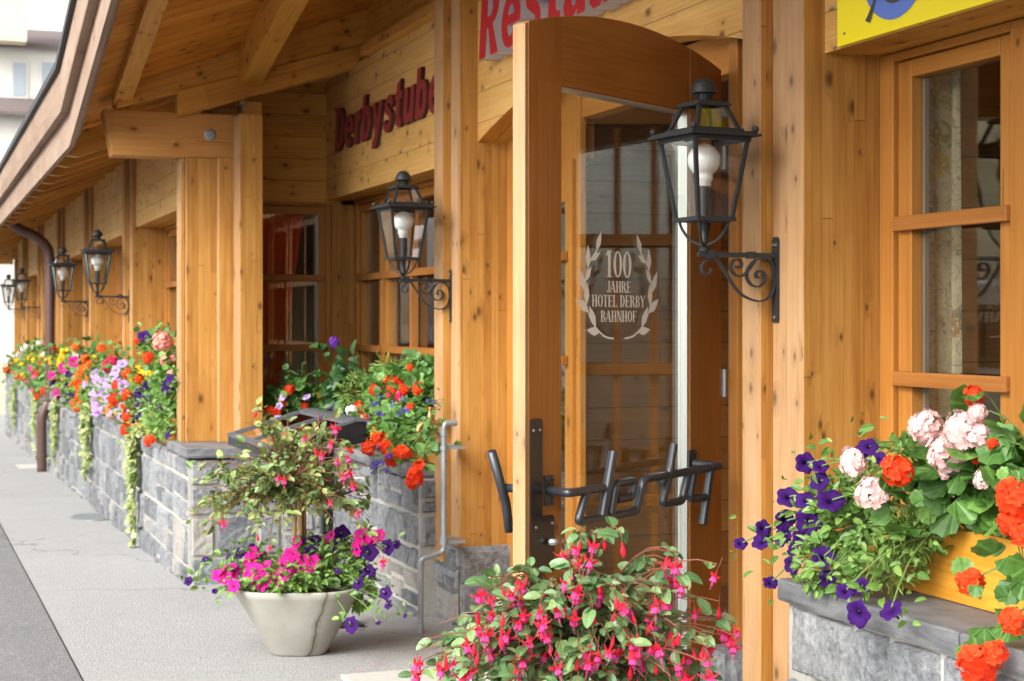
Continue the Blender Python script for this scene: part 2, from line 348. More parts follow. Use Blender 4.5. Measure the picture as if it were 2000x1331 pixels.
# ---------------------------------------------------------------- mesh builder
class B:
    def __init__(s): s.v = []; s.f = []; s.uv = []; s.mi = []; s.seg = []
    def face(s, pts, m=0, uv=None, grain=None, off=(0, 0)):
        i = len(s.v); s.v += [V(p) for p in pts]; s.seg.append((i, len(s.v), len(s.f), len(s.f)+1, len(s.uv))); s.f.append(tuple(range(i, i+len(pts)))); s.mi.append(m)
        s._uv([V(p) for p in pts], uv, grain, off)
    def _uv(s, pts, uv, grain, off):
        if uv is None:
            if grain is None: uv = [(0, 0)]*len(pts)
            else:
                n = V((0, 0, 0))
                for a, b in zip(pts, pts[1:]+pts[:1]): n += a.cross(b)
                if n.length < 1e-12: n = V((0, 0, 1))
                n.normalize(); g = V(grain).normalized(); t = n.cross(g)
                if t.length < .3:
                    g = V((.01, 1, .02)) if abs(n.y) < .7 else V((1, .01, .02)); t = n.cross(g)
                t.normalize()
                t = t if (t.x+t.y+t.z) > 0 else -t
                uv = [(p.dot(g)+off[0], p.dot(t)+off[1]) for p in pts]
        s.uv += uv
    def poly(s, verts, faces, m=0, grain=None, off=None, uvs=None):
        off = off or (0, 0)
        i = len(s.v); s.v += [V(p) for p in verts]; s.seg.append((i, len(s.v), len(s.f), len(s.f)+len(faces), len(s.uv)))
        for q, f in enumerate(faces):
            s.f.append(tuple(i+a for a in f)); s.mi.append(m if isinstance(m, int) else m[q])
            s._uv([V(verts[a]) for a in f], [uvs[a] for a in f] if uvs else None, grain, off)
    def box(s, x0, x1, y0, y1, z0, z1, grain='z', m=0, mx=None, rnd=True):
        """mx = material of the faces turned to the street (-X)"""
        x0, x1 = min(x0, x1), max(x0, x1); y0, y1 = min(y0, y1), max(y0, y1); z0, z1 = min(z0, z1), max(z0, z1)
        g = {'x': (1, 0, 0), 'y': (0, 1, 0), 'z': (0, 0, 1)}[grain]
        vs = [(x0,y0,z0),(x1,y0,z0),(x1,y1,z0),(x0,y1,z0),(x0,y0,z1),(x1,y0,z1),(x1,y1,z1),(x0,y1,z1)]
        fs = [(0,3,2,1),(4,5,6,7),(0,1,5,4),(1,2,6,5),(2,3,7,6),(3,0,4,7)]
        ms = [m]*5+[m if mx is None else mx]
        s.poly(vs, fs, ms, g, (random.random()*40, random.random()*40) if rnd else (0, 0))
    def prism(s, pts, axis, t0, t1, grain=(0, 0, 1), m=0, mx=None):
        """extrude a planar polygon (list of 3D points) along axis by t0..t1"""
        a = V(axis); n = len(pts)
        A = [V(p)+a*t0 for p in pts]; C = [V(p)+a*t1 for p in pts]
        nr = V((0, 0, 0))
        for p, q in zip(A, A[1:]+A[:1]): nr += p.cross(q)
        fl = nr.dot(a) > 0
        f1 = tuple(range(n)); f2 = tuple(range(n, 2*n))
        if fl: f1 = f1[::-1]
        else: f2 = f2[::-1]
        fs = [f1, f2]
        for i in range(n):
            j = (i+1) % n
            fs.append((i, j, n+j, n+i) if fl else (j, i, n+i, n+j))
        ms = [m]*len(fs)
        if mx is not None: ms[0] = mx
        s.poly(A+C, fs, ms, grain, (random.random()*40, random.random()*40))
    def tube(s, path, r, n=8, m=0, caps=True):
        P = [V(p) for p in path]; rs = r if isinstance(r, (list, tuple)) else [r]*len(P)
        up = None; rings = []
        for i, p in enumerate(P):
            t = (P[min(i+1, len(P)-1)]-P[max(i-1, 0)])
            if t.length < 1e-9: t = V((0, 0, 1))
            t.normalize()
            if up is None: up = t.orthogonal().normalized()
            up = (up-t*up.dot(t))
            if up.length < 1e-6: up = t.orthogonal()
            up.normalize(); sd_ = t.cross(up)
            rings.append([p+(up*math.cos(2*math.pi*q/n)+sd_*math.sin(2*math.pi*q/n))*rs[i] for q in range(n)])
        vs = [v for rg in rings for v in rg]; fs = []
        for i in range(len(P)-1):
            for q in range(n):
                fs.append((i*n+q, i*n+(q+1) % n, (i+1)*n+(q+1) % n, (i+1)*n+q))
        if caps: fs.append(tuple(range(n))[::-1]); fs.append(tuple(range((len(P)-1)*n, len(P)*n)))
        s.poly(vs, fs, m, (0, 0, 1))
    def lathe(s, prof, c=(0, 0, 0), n=24, m=0, sx=1, sy=1, cap=True):
        c = V(c); vs = []; fs = []
        for r, z in prof:
            for q in range(n):
                a = 2*math.pi*q/n; vs.append(c+V((r*math.cos(a)*sx, r*math.sin(a)*sy, z)))
        for i in range(len(prof)-1):
            for q in range(n): fs.append((i*n+q, i*n+(q+1) % n, (i+1)*n+(q+1) % n, (i+1)*n+q))
        if cap: fs.append(tuple(range(n))[::-1]); fs.append(tuple(range((len(prof)-1)*n, len(prof)*n)))
        s.poly(vs, fs, m, (0, 0, 1))
    def ribbon(s, path, wdir, w, t, m=0):
        P = [V(p) for p in path]; wd = V(wdir).normalized(); rings = []
        for i, p in enumerate(P):
            tg = (P[min(i+1, len(P)-1)]-P[max(i-1, 0)]).normalized(); nn = tg.cross(wd).normalized()
            rings.append([p+wd*w/2+nn*t/2, p-wd*w/2+nn*t/2, p-wd*w/2-nn*t/2, p+wd*w/2-nn*t/2])
        vs = [v for r in rings for v in r]; fs = [(0, 1, 2, 3), tuple(range(len(vs)-4, len(vs)))[::-1]]
        for i in range(len(P)-1):
            for q in range(4): fs.append((i*4+q, i*4+(q+1) % 4, (i+1)*4+(q+1) % 4, (i+1)*4+q)[::-1])
        s.poly(vs, fs, m, (0, 0, 1))

def smoothpath(P, k=5):
    P = [V(p) for p in P]; out = []
    for i in range(len(P)-1):
        p0, p1, p2, p3 = P[max(i-1, 0)], P[i], P[i+1], P[min(i+2, len(P)-1)]
        for q in range(k):
            t = q/k
            out.append(.5*((2*p1)+(p2-p0)*t+(2*p0-5*p1+4*p2-p3)*t*t+(3*p1-p0-3*p2+p3)*t**3))
    out.append(P[-1]); return out

def loc_of(o):
    l = V((0, 0, 0))
    while o is not None: l += o.location; o = o.parent
    return l
def obj(name, b, mats, parent=None, smooth=False, bevel=0, mesh=None):
    """link the builder as ONE mesh object; its coordinates are given in world space"""
    if mesh is None:
        L = loc_of(parent) if parent is not None else V((0, 0, 0))
        mesh = bpy.data.meshes.new(name)
        mesh.from_pydata([tuple(v-L) for v in b.v], [], b.f)
        uvl = mesh.uv_layers.new(name='UVMap')
        flat = [c for uv in b.uv for c in uv]
        uvl.data.foreach_set('uv', flat)
        mesh.polygons.foreach_set('material_index', b.mi)
        if smooth: mesh.polygons.foreach_set('use_smooth', [True]*len(b.f))
        for mm in (mats if isinstance(mats, (list, tuple)) else [mats]): mesh.materials.append(MATS[mm])
        mesh.update()
    o = bpy.data.objects.new(name, mesh); col.objects.link(o)
    if parent is not None: o.parent = parent
    if bevel:
        bv = o.modifiers.new('bevel', 'BEVEL'); bv.width = bevel; bv.segments = 2; bv.limit_method = 'ANGLE'; bv.angle_limit = R(40)
        bv.harden_normals = False
    return o
def obj_each(name, b, mats, parent=None, bevel=0):
    '''every box or prism of the builder becomes an object of its own'''
    out = []
    for (v0, v1, f0, f1, u0) in b.seg:
        q = B(); q.v = b.v[v0:v1]; q.f = [tuple(i-v0 for i in f) for f in b.f[f0:f1]]; q.mi = b.mi[f0:f1]
        q.uv = b.uv[u0:u0+sum(len(f) for f in q.f)]; out.append(obj(name, q, mats, parent, bevel=bevel))
    return out
def thing(name, label, cat, loc, group=None):
    o = bpy.data.objects.new(name, None); col.objects.link(o); o.location = loc
    o.empty_display_size = .1
    o['label'] = label; o['category'] = cat
    if group: o['group'] = group
    return o
def tag(o, label, cat, group=None):
    o['label'] = label; o['category'] = cat
    if group: o['group'] = group
    return o
def struct(name, b, m, **k):
    o = obj(name, b, m, **k); o['kind'] = 'structure'; return o
gz = lambda y: .318-.02*y      # the street falls 2 % away from the camera
random.seed(11)
# ================================================================ ground
def sheet(name, x0, x1, y0, y1, dz, m, nx=1, ny=1):
    b = B(); vs = []; fs = []
    for j in range(ny+1):
        for i in range(nx+1):
            x = x0+(x1-x0)*i/nx; y = y0+(y1-y0)*j/ny; vs.append((x, y, gz(y)+dz))
    for j in range(ny):
        for i in range(nx):
            a = j*(nx+1)+i; fs.append((a, a+1, a+nx+2, a+nx+1))
    b.poly(vs, fs); return struct(name, b, m)
sheet('ground', -400, 500, -60, 700, -.03, 'pavement_asphalt')
b = B()
vs = [(.635, -20, 0), (.635, 9, 0), (.62, 24, 0), (.5, 60, 0), (12, 60, 0), (12, 28.5, 0), (3, 28.5, 0), (3, -20, 0)]
b.poly([(x, y, gz(y)) for x, y, z in vs], [tuple(range(8))[::-1]]); struct('pavement', b, 'pavement_asphalt')
b = B(); b.poly([(x, y, gz(y)-.006) for x, y in ((-7.5, -20), (.63, -20), (.63, 9), (.615, 24), (.45, 60), (-7.5, 60))], [(0, 1, 2, 3, 4, 5)])
struct('road', b, 'road_asphalt')
b = B()
for x0, x1, y0, y1 in ((1.59, 2.75, 5.38, 6.33), (1.59, 2.75, 4.42, 5.372), (1.59, 2.1, 3.46, 4.412)):
    b.prism([(x0, y0, gz(y0)-.1), (x1, y0, gz(y0)-.1), (x1, y1, gz(y1)-.1), (x0, y1, gz(y1)-.1)], (0, 0, 1), 0, .115)
struct('entrance_slab', b, 'concrete_slab', bevel=.006)

# ================================================================ the building
bld = thing('hotel_building', 'wood-clad hotel restaurant with deep eaves, glulam posts and an arched entrance beside the pavement', 'building', (2.6, 7.4, .17))
WP = ['glulam', 'glulam_lit_faded', 'plank_wall', 'plank_lit_faded']
AY = 4.18; BY = 7.365; MX = 2.39; CY = 9.66
WX = 1.55
WING = [12.9, 16.06, 19.2, 22.36, 25.5]
# posts: a wide near leaf set 4 cm back and a batten in front of its far side
def post(yn, x0, w1=.182, w2=.118, ztop=3.9, zb=.47, depth=.31):
    b = B()
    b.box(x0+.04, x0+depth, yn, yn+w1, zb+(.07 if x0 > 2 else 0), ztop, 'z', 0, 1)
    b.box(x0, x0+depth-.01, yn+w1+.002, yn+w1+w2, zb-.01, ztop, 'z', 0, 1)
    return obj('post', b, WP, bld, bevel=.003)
post(AY, MX, ztop=4.6, zb=.3)
post(BY, MX, .14, .14, ztop=4.4, zb=.455)
for y in WING: post(y, WX, .17, .13, ztop=3.15, zb=.86-.02*(y-12.9))
# corner post group of the wing
b = B()
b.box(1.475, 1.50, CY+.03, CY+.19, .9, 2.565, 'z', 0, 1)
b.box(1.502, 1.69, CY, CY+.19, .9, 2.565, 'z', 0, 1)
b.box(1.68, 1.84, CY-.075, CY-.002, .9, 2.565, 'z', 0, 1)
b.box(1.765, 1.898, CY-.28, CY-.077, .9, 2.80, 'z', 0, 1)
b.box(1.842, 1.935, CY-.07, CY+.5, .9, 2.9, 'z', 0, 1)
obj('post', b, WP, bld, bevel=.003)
# plinth stones come with the stone work below

# wall panels ---------------------------------------------------
def arch_z(y, y0, y1, zs, rise):
    c = (y0+y1)/2; h = (y1-y0)/2; Rr = (h*h+rise*rise)/(2*rise)
    return zs+rise-Rr+math.sqrt(max(0, Rr*Rr-(y-c)**2))
# arched board over the entrance
b = B(); y0, y1 = AY+.3, BY
pts = []
n = 28
for i in range(n+1):
    y = y0+(y1-y0)*i/n; pts.append((2.52, y, arch_z(y, y0, y1, 2.455, .20)))
pts += [(2.52, y1, 4.5), (2.52, y0, 4.5)]
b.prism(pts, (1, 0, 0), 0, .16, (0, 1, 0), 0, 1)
obj('arched_lintel_board', b, ['plank_wall', 'plank_lit_faded'], bld)
# board above the recess window, with its batten
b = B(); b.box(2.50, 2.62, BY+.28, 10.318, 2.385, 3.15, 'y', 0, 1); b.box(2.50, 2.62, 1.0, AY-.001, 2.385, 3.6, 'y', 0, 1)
obj_each('lintel_board', b, ['plank_wall', 'plank_lit_faded'], bld)
b = B(); b.box(2.44, 2.60, BY+.281, 9.25, 3.152, 3.205, 'y', 0, 1)
obj('batten', b, ['beam_wood', 'beam_faded'], bld, bevel=.002)
b = B(); b.box(2.585, 2.7, BY+.2, 10.4, 3.206, 4.6, 'y', 0)
obj('wall', b, ['plank_wall'], bld)
# boxed-out lintel with the yellow sign over the right-hand window: its underside and its side
b = B(); b.box(2.623, 2.80, 1.0, AY-.001, 2.388, 3.5, 'y', 0); b.box(2.622, 2.80, BY+.2, 10.318, 2.388, 3.12, 'y', 0)
obj_each('lintel_soffit', b, ['beam_wood'], bld)
# perpendicular wall that closes the recess, boards above its window
b = B(); b.box(1.99, 2.60, 10.322, 10.42, 2.36, 4.6, 'x', 0); b.box(2.536, 2.69, 10.324, 10.42, .9, 2.36, 'z', 1)
obj_each('wall', b, ['plank_wall', 'glulam'], bld)
# wing: boards between the posts
ends = [CY+.19]+[y+.30 for y in WING]; nears = WING+[28.0]
for i, (a, c) in enumerate(zip(ends, nears)):
    b = B(); dz = -.004*(a-9.8)
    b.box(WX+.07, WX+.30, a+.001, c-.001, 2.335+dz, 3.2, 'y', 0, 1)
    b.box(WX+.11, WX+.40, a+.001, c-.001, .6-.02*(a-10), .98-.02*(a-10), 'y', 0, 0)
    obj_each('lintel_board', b, ['plank_wall', 'plank_lit_faded'], bld)

# windows -------------------------------------------------------
def window(X, ya, yb, z0, z1, sashes, rails=(1.885, 1.437), axis='y', trim=.07, s_=.068):
    """a window in the plane X=const, from ya to yb (or Y=const from x=ya to yb when axis='x')"""
    def bx(b, d0, d1, a0, a1, q0, q1, g, m=0):
        if axis == 'y': b.box(X+d0, X+d1, a0, a1, q0, q1, 'y' if g == 'h' else 'z', m)
        else: b.box(a0, a1, X+d0, X+d1, q0, q1, 'x' if g == 'h' else 'z', m)
    f = B()
    bx(f, -.015, .09, ya, ya+trim, z0, z1, 'v'); bx(f, -.015, .09, yb-trim, yb, z0, z1, 'v')
    bx(f, -.015, .09, ya+trim+.001, yb-trim-.001, z1-trim*.35, z1, 'h'); bx(f, -.015, .09, ya+trim+.001, yb-trim-.001, z0, z0+trim, 'h')
    zt, zb = z1-trim*.35-.003, z0+trim+.003
    fr = obj('window', f, ['sash_wood'], bld, bevel=.0025)
    g = B(); st = B(); rl = B()
    for (a, c, nc) in sashes:
        s = s_; f = B()
        bx(f, 0, .06, a, a+s, zb, zt, 'v'); bx(f, 0, .06, c-s, c, zb, zt, 'v')
        bx(f, 0, .06, a+s+.001, c-s-.001, zt-.05, zt, 'h'); bx(f, 0, .06, a+s+.001, c-s-.001, zb, zb+s, 'h')
        obj('sash', f, ['sash_wood'], fr, bevel=.0025)
        bx(g, .030, .034, a+s-.004, c-s+.004, zb+s-.004, zt-.046, 'v')
        for e in (a+s+.002, c-s-.014): bx(st, .036, .050, e, e+.012, zb+s+.002, zt-.052, 'v')
        for z in rails:
            bx(rl, -.028, -.0005, a+.008, c-.008, z-.021, z+.021, 'h')
        for q in range(1, nc):
            m_ = a+(c-a)*q/nc; bx(rl, -.018, .028, m_-.02, m_+.02, zb+s+.001, zt-.053, 'v')
    obj_each('pane', g, ['window_glass'], fr); obj_each('glazing_strip', st, ['alu_strip'], fr); obj_each('glazing_bar', rl, ['rail_wood'], fr, bevel=.003)
    return fr
window(2.70, 3.495, AY-.002, .93, 2.384, [(3.558, 4.103, 1)])
window(2.70, 2.55, 3.494, .93, 2.384, [(2.95, 3.43, 1), (2.62, 2.94, 1)])
window(2.70, 7.70, 10.32, .95, 2.384, [(9.70, 10.25, 1), (8.44, 9.64, 2), (7.77, 8.38, 1)])
window(10.35, 1.80, 2.535, .93, 2.358, [(1.835, 2.505, 1)], axis='x', trim=.03, s_=.05)
for i, (a, c) in enumerate(zip(ends, nears)):
    a2, c2 = (a+.01, c-.01)
    window(1.85, a2, c2, 1.0-.02*(a-10), 2.333-.004*(a-9.8), [(a2+.075, (a2+c2)/2-.01, 2), ((a2+c2)/2+.01, c2-.075, 2)])
# glulam panels flanking the right-hand window are the post itself; the bit beyond the second window
b = B(); b.box(2.69, 2.85, 1.0, 2.549, .9, 2.386, 'z', 0); obj('wall', b, ['glulam'], bld)

# entrance frame ------------------------------------------------
DX = 2.665
f = B()
f.box(DX, DX+.03, 6.45, 6.49, .2, 2.62, 'z')
for a, c in ((AY+.302, AY+.355), (4.905, 4.975), (7.21, BY-.002)):
    f.box(DX, DX+.09, a, c, .2, 2.62, 'z')
f.box(2.60, DX-.001, 4.907, 4.973, .2, 2.62, 'z')
f.box(DX+.01, DX+.085, AY+.356, 4.904, 2.29, 2.62, 'y'); f.box(DX+.01, DX+.085, 4.976, 6.449, 2.47, 2.62, 'y')
f.box(DX+.01, DX+.085, 6.491, 7.209, 2.30, 2.62, 'y'); f.box(DX+.01, DX+.085, AY+.356, 4.904, .2, .62, 'y')
# closed leaf
f.box(DX-.02, DX+.03, 6.492, 6.57, .2, 2.299, 'z'); f.box(DX-.02, DX+.03, 7.08, 7.208, .2, 2.299, 'z')
f.box(DX-.02, DX+.03, 6.571, 7.079, .2, .40, 'y'); f.box(DX-.02, DX+.03, 6.571, 7.079, 2.12, 2.299, 'y')
fr = obj('door_frame', f, ['sash_wood'], bld, bevel=.003)
g = B(); g.box(DX+.04, DX+.045, AY+.35, 4.91, .6, 2.30); g.box(DX+.003, DX+.008, 6.565, 7.085, .39, 2.13)
obj_each('pane', g, ['window_glass'], fr)
g = B()
for z in (1.885, 1.437, .985):
    g.box(DX-.03, DX-.001, AY+.325, 4.95, z-.021, z+.021, 'y')
    if z > 1: g.box(DX-.05, DX-.021, 6.53, 7.13, z-.021, z+.021, 'y')
for y in (4.66, 4.79): g.box(DX+.012, DX+.038, y, y+.025, .63, 2.285, 'z')
obj_each('glazing_bar', g, ['rail_wood'], fr, bevel=.003)
# notices behind the far side-light
g = B()
g.box(DX+.05, DX+.052, 6.58, 6.70, 1.50, 1.72, m=0); g.box(DX+.05, DX+.052, 6.58, 6.70, 1.22, 1.48, m=1)
g.box(DX+.05, DX+.052, 6.58, 6.70, 1.02, 1.20, m=2); g.box(DX+.05, DX+.052, 6.58, 6.70, .92, 1.01, m=0)
obj_each('notice', g, ['paper_white', 'paper_red', 'paper_blue'], fr)

# the open leaf: a = distance from the hinge, out = away from its outer face
HX, HY = 2.575, 4.975; KS = 1.03
ex, ey = math.sin(R(56.8)), math.cos(R(56.8)); nx_, ny_ = ey, -ex
Lf = lambda a, z, out=0.: (HX-(ex*a-nx_*out)*KS, HY-(ey*a-ny_*out)*KS, 1.6+(z-1.6)*KS)
LW = 1.09; ZB = .235
topz = lambda a: arch_z(a, 0, LW, 2.43, .075)
b = B(); NA = (nx_, ny_, 0)
def leafpoly(az, t0, t1, grain, m=0, mx=None): b.prism([Lf(a, z) for a, z in az], NA, t0, t1, grain, m, mx)
N0 = 8
tp = lambda a0, a1: [(a0+(a1-a0)*i/N0, topz(a0+(a1-a0)*i/N0)) for i in range(N0+1)]
leafpoly([(.917, ZB), (1.075, ZB)]+tp(1.075, .917), -.048, 0, (0, 0, 1))
leafpoly([(1.0755, ZB+.002), (LW, ZB+.002), (LW, topz(LW)-.004), (1.0755, topz(1.0755)-.002)], -.046, -.002, (0, 0, 1), 1)
leafpoly([(0, ZB), (.20, ZB)]+tp(.20, 0), -.048, 0, (0, 0, 1))
leafpoly([(.2005, 2.273), (.9165, 2.273)]+[(.9165-(.716)*i/20, topz(.9165-.716*i/20)) for i in range(21)], -.046, -.002, (ex, ey, 0))
leafpoly([(.2005, ZB), (.9165, ZB), (.9165, ZB+.28), (.2005, ZB+.28)], -.046, -.002, (ex, ey, 0))
door = obj('door', b, ['door_wood', 'glulam_lit_faded'], bld, bevel=.0015)
door['label'] = 'open arched wooden door leaf with glass panel and tube handle'
b = B(); b.prism([Lf(a, z) for a, z in ((.212, .52), (.912, .52), (.912, 2.268), (.212, 2.268))], NA, -.034, -.028); obj('pane', b, ['door_glass'], door)
b = B()
b.prism([Lf(a, z) for a, z in ((.2015, .517), (.2115, .517), (.2115, 2.272), (.2015, 2.272))], NA, -.04, -.006)
b.prism([Lf(a, z) for a, z in ((.2125, 2.264), (.916, 2.264), (.916, 2.272), (.2125, 2.272))], NA, -.04, -.006)
obj_each('glazing_strip', b, ['alu_strip'], door)
b = B(); b.prism([Lf(a, z) for a, z in ((1.018, .70), (1.074, .70), (1.074, 1.325), (1.066, 1.332), (1.026, 1.332), (1.018, 1.325))], NA, .001, .006)
b.prism([Lf(a, z) for a, z in ((.960, .90), (1.0175, .90), (1.0175, 1.058), (.968, 1.058), (.960, 1.05))], NA, .001, .0055)
for a, z in ((1.062, 1.30), (1.032, 1.30), (.972, 1.035), (1.05, 1.03), (1.05, .80)): b.tube([Lf(a, z, .005), Lf(a, z, .009)], .004, 8, 1)
b.lathe([(.0, -.010), (.013, -.008), (.016, 0), (.013, .008), (0, .010)], Lf(.99, .985, .022), 12, 1, cap=False)
obj('lock_plate', b, ['black_steel', 'galvanised'], door)
# tube handle shaped as letters
O = .09
def hp(*az): return [Lf(a, z, O) for a, z in az]
b = B(); r = .0128
def rounded(pts, rr=.016):
    P = [V(p) for p in pts]; out = [P[0]]
    for i in range(1, len(P)-1):
        a = (P[i-1]-P[i]); c = (P[i+1]-P[i]); ra = min(rr, a.length*.45); rc = min(rr, c.length*.45)
        A = P[i]+a.normalized()*ra; C = P[i]+c.normalized()*rc
        for t in (0, .25, .5, .75, 1): out.append(A*(1-t)**2+P[i]*2*t*(1-t)+C*t*t)
    out.append(P[-1]); return out
b.tube(rounded([Lf(.985, 1.128, .006), Lf(1.012, 1.128, O)]+[Lf(.995, 1.1275, O), Lf(.838, 1.1285, O)], .02), r, 12)
b.tube(rounded(hp((.787, 1.228), (.845, 1.045))), [r*1.15]*2, 12)
b.tube(rounded(hp((.925, 1.123), (.967, 1.043), (.800, 1.043), (.666, 1.045), (.622, 1.137), (.455, 1.1385))), r, 12)
b.tube(rounded(hp((.800, 1.043), (.772, 1.136), (.672, 1.1365), (.690, 1.089), (.770, 1.089))), r, 12)
b.tube(rounded(hp((.500, 1.137), (.532, 1.113))), r, 12)
b.tube(rounded(hp((.450, 1.230), (.478, 1.14), (.520, 1.053), (.402, 1.053), (.366, 1.138))), r, 12)
b.tube(rounded(hp((.450, 1.139), (.29, 1.142))), r, 12)
b.tube(rounded(hp((.330, 1.141), (.357, 1.053), (.252, 1.053))), r, 12)
b.tube(rounded([Lf(.225, 1.147, O), Lf(.278, .968, O)]), r*1.1, 12)
b.tube(rounded([Lf(.235, 1.143, O), Lf(.165, 1.143, O), Lf(.195, 1.150, .006)], .02), r, 12)
b.tube([Lf(.30, 1.142, O), Lf(.17, 1.143, O)], r, 12)
for a, z in ((.985, 1.128), (.195, 1.150)):
    b.prism([Lf(a+s1*.021, z+s2*.042) for s1, s2 in ((-1, -1), (1, -1), (1, 1), (-1, 1))], NA, .0005, .006)
    for s1, s2 in ((-1, -1), (1, -1), (1, 1), (-1, 1)): b.tube([Lf(a+s1*.014, z+s2*.033, .006), Lf(a+s1*.014, z+s2*.033, .0095)], .0045, 8)
obj('handle', b, ['tube_steel'], door, smooth=False, bevel=0)
for p in bpy.data.objects['handle'].data.polygons: p.use_smooth = len(p.vertices) == 4 and p.area < .0004
# inner handle: only its bent end shows past the leaf
O2 = -.14
b = B()
hp2 = lambda *az: [Lf(a, z, O2) for a, z in az]
b.tube(rounded([Lf(1.0, 1.128, -.05), Lf(1.0, 1.128, O2-.01)], .02), r, 12)
b.tube(rounded(hp2((1.062, 1.235), (.995, 1.085), (.978, 1.00))), r*1.1, 12)
obj('handle', b, ['tube_steel'], door, smooth=True)
b = B()
for z in (1.40, 2.15, .6):
    b.tube([Lf(-.012, z-.045, .004), Lf(-.012, z+.045, .004)], .009, 10)
obj_each('hinge', b, ['galvanised'], door)

# engraved lettering and wreath on the glass ---------------------
def glyph(ch):
    """polygons of a condensed serif letter, cap height 1; returns (list of polygons, advance)"""
    S, T, H = .15, .055, .045
    bar = lambda x, y, w_, h_: [(x, y), (x+w_, y), (x+w_, y+h_), (x, y+h_)]
    def stem(x, ser=.05, y0=0, y1=1): return [bar(x, y0, S, y1-y0), bar(x-ser, y0, S+2*ser, H), bar(x-ser, y1-H, S+2*ser, H)]
    def thin(x, ser=.06): return [bar(x, 0, T, 1), bar(x-ser, 0, T+2*ser, H), bar(x-ser, 1-H, T+2*ser, H)]
    def bowl(cx, cy, rx, ry, a0, a1, st=S, th=T, n=14):
        out = []
        for i in range(n):
            q = []
            for t, inner in ((i/n, 0), ((i+1)/n, 0), ((i+1)/n, 1), (i/n, 1)):
                a = R(a0+(a1-a0)*t); k_ = inner
                q.append((cx+(rx-st*k_)*math.cos(a), cy+(ry-th*k_)*math.sin(a)))
            out.append(q)
        return out
    diag = lambda x0, y0, x1, y1, w_: [(x0, y0), (x0+w_, y0), (x1+w_, y1), (x1, y1)]
    if ch == '1': return stem(.12)+[[(.02, .80), (.12, .84), (.12, 1), (.02, .86)]], .42
    if ch == '0': return bowl(.27, .5, .25, .5, 0, 360, .14, .05, 28), .56
    if ch == 'O': return bowl(.3, .5, .29, .5, 0, 360, .15, .05, 28), .64
    if ch == 'J': return stem(.22, .05, .16)[:1]+[bar(.17, 1-H, .25, H)]+bowl(.17, .18, .20, .2, 0, -170, .15, .06), .45
    if ch == 'A': return [diag(.0, 0, .26, 1, .06), diag(.44, 0, .22, 1, .17), bar(.12, .3, .30, T), bar(-.06, 0, .18, H), bar(.38, 0, .28, H)], .68
    if ch == 'H': return stem(.05)+stem(.42)+[bar(.2, .48, .23, T)], .67
    if ch == 'R': return stem(.05)+bowl(.22, .74, .30, .26, -90, 90, .14, .05)+[bar(.2, 1-.05, .04, .05), bar(.2, .48, .04, .05), diag(.46, 0, .26, .49, .16), bar(.44, 0, .24, H)], .67
    if ch == 'E': return stem(.05)+[bar(.2, 1-H, .29, H), bar(.2, 0, .29, H), bar(.2, .48, .2, T), bar(.455, .0, .035, .22), bar(.455, .80, .035, .2), bar(.37, .38, .035, .26)], .57
    if ch == 'L': return stem(.05)+[bar(.2, 0, .29, H), bar(.455, 0, .035, .25)], .55
    if ch == 'T': return stem(.19)+[bar(0, 1-H, .53, H), bar(0, .78, .035, .2), bar(.495, .78, .035, .2)], .57
    if ch == 'D': return stem(.05)+bowl(.22, .5, .34, .5, -90, 90, .15, .05)+[bar(.2, .95, .04, .05), bar(.2, 0, .04, .05)], .63
    if ch == 'B': return stem(.05)+bowl(.22, .755, .27, .245, -90, 90, .13, .05)+bowl(.22, .265, .31, .265, -90, 90, .14, .05), .60
    if ch == 'Y': return stem(.22, .05, 0, .46)[:2]+[diag(.22, .42, -.01, 1, .17), diag(.31, .42, .5, 1, .06), bar(-.06, 1-H, .27, H), bar(.42, 1-H, .2, H)], .60
    if ch == 'N': return thin(.07)+thin(.50)+[diag(.42, 0, .06, 1, .14)], .64
    if ch == 'F': return stem(.05)+[bar(.2, 1-H, .29, H), bar(.2, .48, .2, T), bar(.455, .78, .035, .22), bar(.37, .38, .035, .26)], .54
    return [], .3
def write(b, text, ca, z, h, width):
    tot = sum(glyph(c)[1] for c in text); sx = width/tot; x = 0
    for c in text:
        ps, adv = glyph(c)
        for p in ps:
            q = [Lf(ca+width/2-(x+px)*sx, z+py*h, -.0265) for px, py in p]
            b.face(q)
        x += adv
b = B()
write(b, '100', .576, 1.735, .080, .145); write(b, 'JAHRE', .576, 1.690, .034, .135)
write(b, 'HOTEL DERBY', .576, 1.646, .036, .295); write(b, 'BAHNHOF', .576, 1.601, .034, .20)
obj('lettering', b, ['decal_white'], door)
